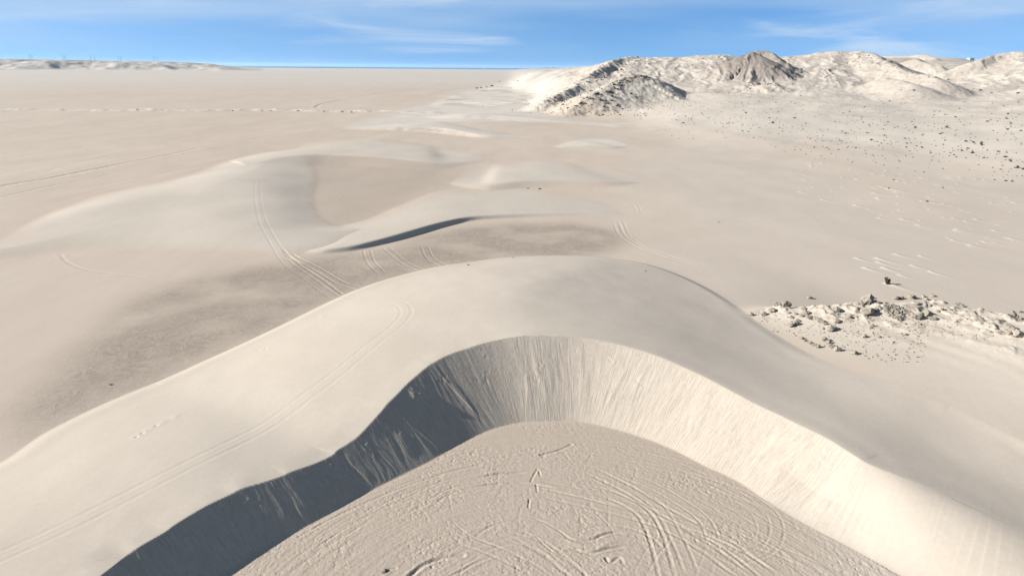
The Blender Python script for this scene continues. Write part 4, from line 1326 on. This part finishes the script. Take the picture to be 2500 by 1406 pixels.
# loose stones too small to count
st_uv = []
while len(st_uv) < 620:
    u, v = R_.uniform(1850, 2480), R_.uniform(738, 900)
    band = 770 + (u - 1850) * 0.02
    if abs(v - band - 20) > 28 and not (2000 < u < 2260 and 780 < v < 885): continue
    if v > 800 + (u - 1850) * 0.28: continue
    st_uv.append((u, v))
SP, _ = hit(st_uv)
bm = bmesh.new()
for i, p in enumerate(SP):
    s = R_.uniform(0.10, 0.34)
    M_ = Matrix.Translation(Vector(p)) @ Matrix.Rotation(R_.uniform(0, 6), 4, 'Z') @ Matrix.Scale(s, 4)
    k0 = len(bm.verts); bm.from_mesh(COB[i % 6]); bm.verts.ensure_lookup_table()
    for v in bm.verts[k0:]: v.co = M_ @ v.co
tag(link(bpy.data.objects.new('loose_stones', mesh_from(bm, 'loose_stones', MAT_ROCK))), 'small loose stones strewn over the near outcrop', 'stones', None, 'stuff')

# stray stones elsewhere
STRAY = [(1143, 647, 9, 'dark stone on the far toe of the big near dune'), (1252, 629, 6, 'tiny stone at the top edge of the big near dune'), (1575, 662, 7, 'small stone at the right shoulder of the big near dune'),
         (1288, 460, 6, 'left of two small stones at the foot of the middle dunes'), (1317, 462, 8, 'right of two small stones at the foot of the middle dunes'),
         (270, 939, 9, 'dark stone lying on the trampled dark pan'), (1755, 542, 5, 'tiny stone alone on the open plain'), (940, 1394, 16, 'dark stone half buried in the trampled floor'),
         (640, 272, 6, None), (662, 271, 6, None), (727, 271, 7, None), (790, 272, 5, None), (836, 274, 6, None), (858, 275, 6, None), (335, 268, 5, None), (568, 271, 5, None)]
P, _ = hit(STRAY)
for (u, v, w, lab), p in zip(STRAY, P):
    place('stone', R_.choice(ROCKS_D), p, w / px_m(p), lab or 'dark stone on the pale earth bank across the left plain', 'stone', None if lab else 'stones on the earth bank')

# ------------------------------------------------------------------ the lone green bush, with stems
p = hit([(2166, 694)])[0][0]
root = bpy.data.objects.new('bush', None); root.location = p
tag(link(root), 'lone green bush with a shadow to its right on the plain above the outcrop', 'bush')
fol = shrub_mesh(777, MAT_GREEN, 520, 1.2, 2.1, 0.19, True)
link(bpy.data.objects.new('foliage', fol), root)
rg = random.Random(5)
for k in range(9):
    bm = bmesh.new()
    a = rg.uniform(0, 6.28); t = rg.uniform(0.25, 0.85)
    e = (math.cos(a) * t * 0.9, math.sin(a) * t * 0.9, rg.uniform(0.9, 1.5))
    mid = (e[0] * 0.45, e[1] * 0.45, e[2] * 0.55)
    tube(bm, (0, 0, -0.1), mid, 0.05, 0.035); tube(bm, mid, e, 0.035, 0.012)
    link(bpy.data.objects.new('stem', mesh_from(bm, 'stem', MAT_TWIG)), root)

# ------------------------------------------------------------------ shrubs dotted over the right-hand slopes
BIG_SHRUBS = [  # u, v, width px, label
    (1667, 301, 8, 'dark shrub alone where the plain meets the pale foot slope'), (1886, 301, 11, 'largest dark shrub left of the long pale drift on the foot slope'), (1820, 277, 9, 'dark shrub left of the crooked dead branch'), (1939, 289, 10, 'arched dark shrub at the top of the pale drift'),
    (1879, 289, 7, None), (1903, 312, 6, None), (2127, 343, 9, 'dark shrub on the crest of the low sand swell'), (2152, 351, 6, None), (2216, 351, 8, 'olive shrub right of the low sand swell crest'),
    (2171, 248, 6, None), (2312, 312, 9, 'dark oval shrub above the sand swell on the right slope'), (2294, 328, 8, None), (2252, 330, 6, None), (2234, 312, 7, None), (2117, 326, 6, None), (2109, 300, 6, None), (2168, 299, 6, None),
    (2360, 346, 10, 'left shrub of the dark cluster on the right slope'), (2374, 349, 9, None), (2396, 349, 9, None), (2395, 355, 10, 'thickest shrub of the dark cluster on the right slope'), (2364, 363, 9, None), (2350, 369, 8, None),
    (2372, 374, 11, 'upright dark shrub below the cluster on the right slope'), (2453, 384, 10, 'shrub with a thin twig above the right edge cluster'), (2438, 371, 9, None), (2400, 386, 7, None), (2466, 392, 7, None), (2466, 395, 7, None),
    (2480, 410, 12, 'broad dark shrub near the right photo edge above the plain'), (2443, 414, 7, None), (2498, 414, 8, None), (2455, 443, 8, None), (2469, 443, 7, None), (2171, 461, 9, 'dark shrub with a long white sand tail on the plain'),
    (2265, 493, 8, 'dark shrub with a short white sand tail right of the others on the plain'), (2301, 459, 6, None), (2181, 440, 6, None), (2411, 298, 7, None), (2459, 279, 7, None), (2456, 291, 7, None), (2468, 302, 7, None), (2332, 287, 6, None),
    (2458, 317, 8, None), (2493, 320, 7, None), (2088, 362, 6, None), (2046, 366, 6, None), (2251, 361, 7, None), (2272, 374, 6, None), (2485, 229, 10, 'dark blue green shrub at the far right on the hill foot'),
    (2395, 222, 8, 'larger of two dark shrubs on the hill foot at the far right'), (2420, 228, 6, None), (2230, 222, 10, 'long dark shrub on the shoulder of the right hill'), (2316, 196, 7, None), (2287, 191, 7, 'dark shrub in the mouth of the side valley'), (2269, 189, 5, None),
    (1718, 145, 7, 'dark shrub high on the pale hill left of the dark cone'), (1942, 195, 5, None), (1935, 205, 5, None), (1640, 238, 6, None), (1646, 236, 5, None), (2351, 193, 5, None)]
SHR = list(BIG_SHRUBS)
rg = random.Random(21)
while len(SHR) < 290:
    u = rg.uniform(1640, 2495)
    foot = 330 + (u - 1640) * 0.115
    v = rg.triangular(195, foot, foot - 45)
    w = rg.choice((3, 3.5, 4, 4, 5, 5.5))
    if 1760 < u < 1950 and v < 200: continue
    SHR.append((u, v, w * (0.75 + 0.35 * (v - 190) / 220), None))
P, ok = hit(SHR)
for (u, v, w, lab), p, k in zip(SHR, P, ok):
    if not k: continue
    s = w / px_m(p) * 0.95
    if v < 240: gl_, gg = 'small dark dry shrub high on the pale foot of the hills', 'shrubs on the hill foot'
    elif u > 2300: gl_, gg = 'small dark dry shrub on the right part of the pale slope below the hills', 'shrubs on the right part of the slope'
    elif u > 1980: gl_, gg = 'small dark dry shrub in the middle of the pale slope below the hills', 'shrubs in the middle of the slope'
    else: gl_, gg = 'small dark dry shrub on the left part of the pale slope below the dark cone', 'shrubs on the left part of the slope'
    place('shrub', R_.choice(SHRUBS), p, s, lab or gl_, 'shrub', gg, 0.02, (1, 1, R_.uniform(0.75, 1.1)))
# yellow green bushes among the hill rocks
for (u, v, w), lab in zip([(1487, 253, 11), (1374, 256, 8)], ('yellow green bush at the foot of the rocky hill spur', 'pale green bush at the left end of the rocky hill spur')):
    p = hit([(u, v)])[0][0]
    place('bush', shrub_mesh(500 + u, MAT_GREEN, 120), p, w / px_m(p) * 1.1, lab, 'bush')
# the countless tiny tufts
bm = bmesh.new()
tuv = []
while len(tuv) < 650:
    u = rg.uniform(1560, 2500); foot = 345 + (u - 1640) * 0.12
    v = rg.triangular(150, foot + 12, foot - 60)
    tuv.append((u, v))
P, ok = hit(tuv)
tiny = shrub_mesh(900, MAT_SHRUB, 9, 0.5, 0.5, 0.3)
for p, k in zip(P, ok):
    if not k or p[1] < 200: continue
    s = rg.uniform(0.5, 1.25) * (0.7 + 0.3 * p[1] / 600)
    M_ = Matrix.Translation(Vector(p)) @ Matrix.Rotation(rg.uniform(0, 6), 4, 'Z') @ Matrix.Scale(s, 4)
    k0 = len(bm.verts); bm.from_mesh(tiny); bm.verts.ensure_lookup_table()
    for v in bm.verts[k0:]: v.co = M_ @ v.co
tag(link(bpy.data.objects.new('tiny_tufts', mesh_from(bm, 'tiny_tufts', MAT_SHRUB))), 'countless tiny dry tufts over the right slope', 'tufts', None, 'stuff')

# dark scrub clumps at the edge of the far sand sheet
CL = [(1163.5, 216.5, 8, 'first of four dark scrub clumps in a row beside the far dunes, from the left'), (1174, 215, 8, 'second of four dark scrub clumps in a row beside the far dunes, from the left'),
      (1188.5, 213.5, 8, 'third of four dark scrub clumps in a row beside the far dunes, from the left'), (1200.5, 211, 10, 'rightmost and widest of four dark scrub clumps in a row beside the far dunes'),
      (1150.5, 183, 4, 'dark scrub clump on the far plain behind the row of four'), (1219, 200, 5, 'small scrub clump behind the row of four'), (1241, 203.5, 4, 'small scrub clump right of the row of four'), (1265, 198, 5, 'small scrub clump between the far grey dunes')]
P, ok = hit(CL)
for (u, v, w, lab), p, k in zip(CL, P, ok):
    if k: place('scrub_clump', shrub_mesh(int(600 + u), MAT_SHRUB, 90, 0.5, 0.5, 0.17), p, w / px_m(p), lab, 'scrub')

# ------------------------------------------------------------------ boulders on the rocky crests
def along(ri, t, off):
    c = RIDGES[ri]['c']; a = arc_of(c[:, :2]); s = t * a[-1]
    x, y = np.interp(s, a, c[:, 0]), np.interp(s, a, c[:, 1])
    j = min(len(c) - 2, int(np.searchsorted(a, s, 'right')) - 1)
    T = c[j + 1, :2] - c[j, :2]; T = T / (np.linalg.norm(T) + 1e-9)
    return x - T[1] * off, y + T[0] * off


BO = []
for ri, cnt, wd, lab, grp in ((1, 105, 26, 'dark boulder on the front rocky spur of the hills', 'boulders on the front spur'), (0, 95, 30, 'dark boulder on the left rocky shoulder of the hills', 'boulders on the left shoulder'),
                              (5, 34, 22, 'dark boulder along the ridge falling to the right of the hills', 'boulders on the right ridge'), (12, 8, 6, 'dark boulder on the low crag under the dark cone', 'boulders under the dark cone'),
                              (13, 8, 6, 'dark boulder on the slanting crag right under the dark cone', 'boulders of the slanting crag')):
    for k in range(cnt):
        t = R_.random(); off = -abs(R_.gauss(0, wd)) if R_.random() < 0.75 else R_.gauss(0, 8)
        if ri == 1:
            t = 0.62 * t
            if t > 0.34: off = R_.gauss(-2, 5)
        x, y = along(ri, t, off)
        BO.append((x, y, lab, grp, R_.uniform(1.6, 4.2) if ri < 2 else R_.uniform(1.2, 2.8)))
Zb = ground_z([b[0] for b in BO], [b[1] for b in BO])
for (x, y, lab, grp, s), z in zip(BO, Zb):
    place('boulder', R_.choice(ROCKS_D), (x, y, z), s, lab, 'boulder', grp, 0.1, (1.2, 1, R_.uniform(0.7, 1.3)), R_.gauss(0.6, 0.5))
bm = bmesh.new()
rub = []
for ri, cnt, wd in ((1, 420, 38), (0, 420, 44), (5, 260, 34), (2, 60, 14), (11, 120, 50), (12, 40, 14), (13, 40, 14), (3, 60, 30)):
    for k in range(cnt):
        t = R_.random() * (0.62 if ri == 1 else 1); x, y = along(ri, t, R_.gauss(-0.5 * wd if ri < 2 else 0, wd) if not (ri == 1 and t > 0.34) else R_.gauss(-2, 6)); rub.append((x, y))
Zr = ground_z([q[0] for q in rub], [q[1] for q in rub])
for i, ((x, y), z) in enumerate(zip(rub, Zr)):
    s = R_.uniform(0.7, 1.9)
    M_ = Matrix.Translation((x, y, z)) @ Matrix.Rotation(R_.uniform(0, 6), 4, 'Z') @ Matrix.Scale(s, 4)
    k0 = len(bm.verts); bm.from_mesh(ROCKS_D[i % 2]); bm.verts.ensure_lookup_table()
    for v in bm.verts[k0:]: v.co = M_ @ v.co
tag(link(bpy.data.objects.new('hill_rubble', mesh_from(bm, 'hill_rubble', MAT_ROCK_D))), 'dark rubble strewn over the rocky crests of the hills', 'rubble', None, 'stuff')

# ------------------------------------------------------------------ far works of man
def pylon(u, v_top, r, label):
    x, y, ztop = at_range(u, v_top, r)
    z0 = float(ground_z(x, y)); H = max(18.0, ztop - z0)
    root = bpy.data.objects.new('power_pylon', None); root.location = (x, y, z0 - 0.5); tag(link(root), label, 'pylon', 'power pylons on the far plateau')
    bm = bmesh.new(); w = 2.4
    for sx in (-1, 1):
        for sy in (-1, 1): tube(bm, (sx * w, sy * w, 0), (sx * 0.5, sy * 0.5, H), 0.28, 0.2, 4)
    n = 6
    for k in range(n):
        a, b = k / n, (k + 1) / n
        wa, wb = w + (0.5 - w) * a, w + (0.5 - w) * b
        for sy in (-1, 1):
            tube(bm, (-wa, sy * wa, H * a), (wb, sy * wb, H * b), 0.2, 0.2, 3); tube(bm, (wa, sy * wa, H * a), (-wb, sy * wb, H * b), 0.2, 0.2, 3)
    link(bpy.data.objects.new('lattice_mast', mesh_from(bm, 'lattice_mast', MAT_STEEL)), root)
    for k, (f, half) in enumerate(((0.78, 5.5), (0.92, 4.0))):
        bm = bmesh.new(); tube(bm, (-half, 0, H * f), (half, 0, H * f), 0.35, 0.35, 4)
        for sx in (-1, 1): tube(bm, (sx * half, 0, H * f), (sx * 0.5, 0, H * f + 2.5), 0.2, 0.2, 3)
        link(bpy.data.objects.new('cross_arm', mesh_from(bm, 'cross_arm', MAT_STEEL)), root)


pairs = ['first', 'second', 'third', 'fourth', 'fifth']
for k, (a, b, vt) in enumerate(((71.5, 77, 133), (152, 157, 135), (221, 229.5, 136), (287.5, 294, 137), (375, 382.5, 137))):
    pylon(a, vt, 7150, f'left pylon of the {pairs[k]} pair from the left on the far plateau')
    pylon(b, vt + 0.5, 7150, f'right pylon of the {pairs[k]} pair from the left on the far plateau')


def house(u, r, w, d, h, label, name='house', wall=MAT_WHITE, parapet=True, zoff=0.0, wins=3):
    x, y, _ = at_range(u, 165, r)
    z0 = float(ground_z(x, y))
    root = bpy.data.objects.new(name, None); root.location = (x, y, z0 - 0.3 + zoff); root.rotation_euler = (0, 0, -math.atan2(x, y)); tag(link(root), label, 'building')
    bm = bmesh.new(); box(bm, -w / 2, w / 2, -d / 2, d / 2, 0, h)
    link(bpy.data.objects.new('wall', mesh_from(bm, 'wall', wall)), root)
    bm = bmesh.new(); box(bm, -w / 2 - .15, w / 2 + .15, -d / 2 - .15, d / 2 + .15, h, h + 0.5)
    link(bpy.data.objects.new('roof', mesh_from(bm, 'roof', wall)), root)
    for k in range(wins):
        bm = bmesh.new(); cx = -w / 2 + (k + 0.5) * w / wins
        box(bm, cx - w * .08, cx + w * .08, -d / 2 - 0.06, -d / 2 + 0.1, h * 0.35, h * 0.72)
        link(bpy.data.objects.new('window', mesh_from(bm, 'window', MAT_PANE)), root)
    return root


house(2361, 1990, 7.5, 6, 3.6, 'white hut on the skyline of the right hills left of the teal shed', 'hut')
house(2369.5, 1985, 8.5, 6, 5.2, 'teal shed on the skyline of the right hills', 'shed', MAT_TEAL, True, 0.0, 2)
# low town by the shore
for k, (u, w, h) in enumerate(((1311, 26, 16), (1322, 60, 14), (1331, 40, 22), (1340, 70, 15), (1352, 46, 24), (1363, 60, 16), (1374, 40, 14))):
    nth = ['first', 'second', 'third', 'fourth', 'fifth', 'sixth', 'seventh'][k]
    house(u, 12500, w, 25, h, f'{nth} white house from the left in the far town on the shore')


def tank(u, r, rad, h, label):
    x, y, _ = at_range(u, 165, r); z0 = float(ground_z(x, y))
    root = bpy.data.objects.new('storage_tank', None); root.location = (x, y, z0 - 0.5); tag(link(root), label, 'tank')
    bm = bmesh.new(); tube(bm, (0, 0, 0), (0, 0, h), rad, rad, 20)
    link(bpy.data.objects.new('shell', mesh_from(bm, 'shell', MAT_WHITE)), root)
    bm = bmesh.new(); tube(bm, (0, 0, h), (0, 0, h + rad * .45), rad, rad * 0.25, 20)
    link(bpy.data.objects.new('cap', mesh_from(bm, 'cap', MAT_WHITE)), root)


tank(866, 13500, 8, 18, 'white tank standing out against the sea left of the centre of the horizon')
tank(1028, 13500, 6, 11, 'small white tank in the middle of the sea line')
tank(1183, 13500, 9, 18, 'white tank on the shore right of the centre of the horizon')


def crane(u, r):
    x, y, _ = at_range(u, 165, r); z0 = float(ground_z(x, y))
    root = bpy.data.objects.new('crane', None); root.location = (x, y, z0 - 0.5); tag(link(root), 'thin slanting crane jib rising above the far shore', 'crane')
    bm = bmesh.new(); tube(bm, (0, 0, 5), (38, 0, 112), 1.6, 0.9, 4)
    link(bpy.data.objects.new('jib', mesh_from(bm, 'jib', MAT_STEEL)), root)
    bm = bmesh.new(); tube(bm, (-14, 0, 0), (-10, 0, 60), 1.2, 0.8, 4)
    link(bpy.data.objects.new('mast', mesh_from(bm, 'mast', MAT_STEEL)), root)
    bm = bmesh.new(); box(bm, -10, 8, -5, 5, 0, 8)
    link(bpy.data.objects.new('cab', mesh_from(bm, 'cab', MAT_STEEL)), root)


crane(1258, 12000)


# ------------------------------------------------------------------ the air: a thin even haze over plain and sea
def build_haze():
    m = bpy.data.materials.new('haze'); m.use_nodes = True
    n, l = m.node_tree.nodes, m.node_tree.links
    n.clear()
    out = n.new('ShaderNodeOutputMaterial'); v = n.new('ShaderNodeVolumePrincipled')
    v.inputs['Color'].default_value = (0.62, 0.80, 1.0, 1)
    v.inputs['Density'].default_value = HAZE_DENSITY
    v.inputs['Anisotropy'].default_value = 0.2
    l.new(v.outputs[0], out.inputs['Volume'])
    bm = bmesh.new(); box(bm, -42000, 42000, -42000, 42000, -9.0, 135.0)
    o = bpy.data.objects.new('haze', mesh_from(bm, 'haze', m))
    tag(link(o), 'thin bluish haze over the far plain', None, None, 'stuff')


HAZE_DENSITY = 1.0e-5
build_haze()
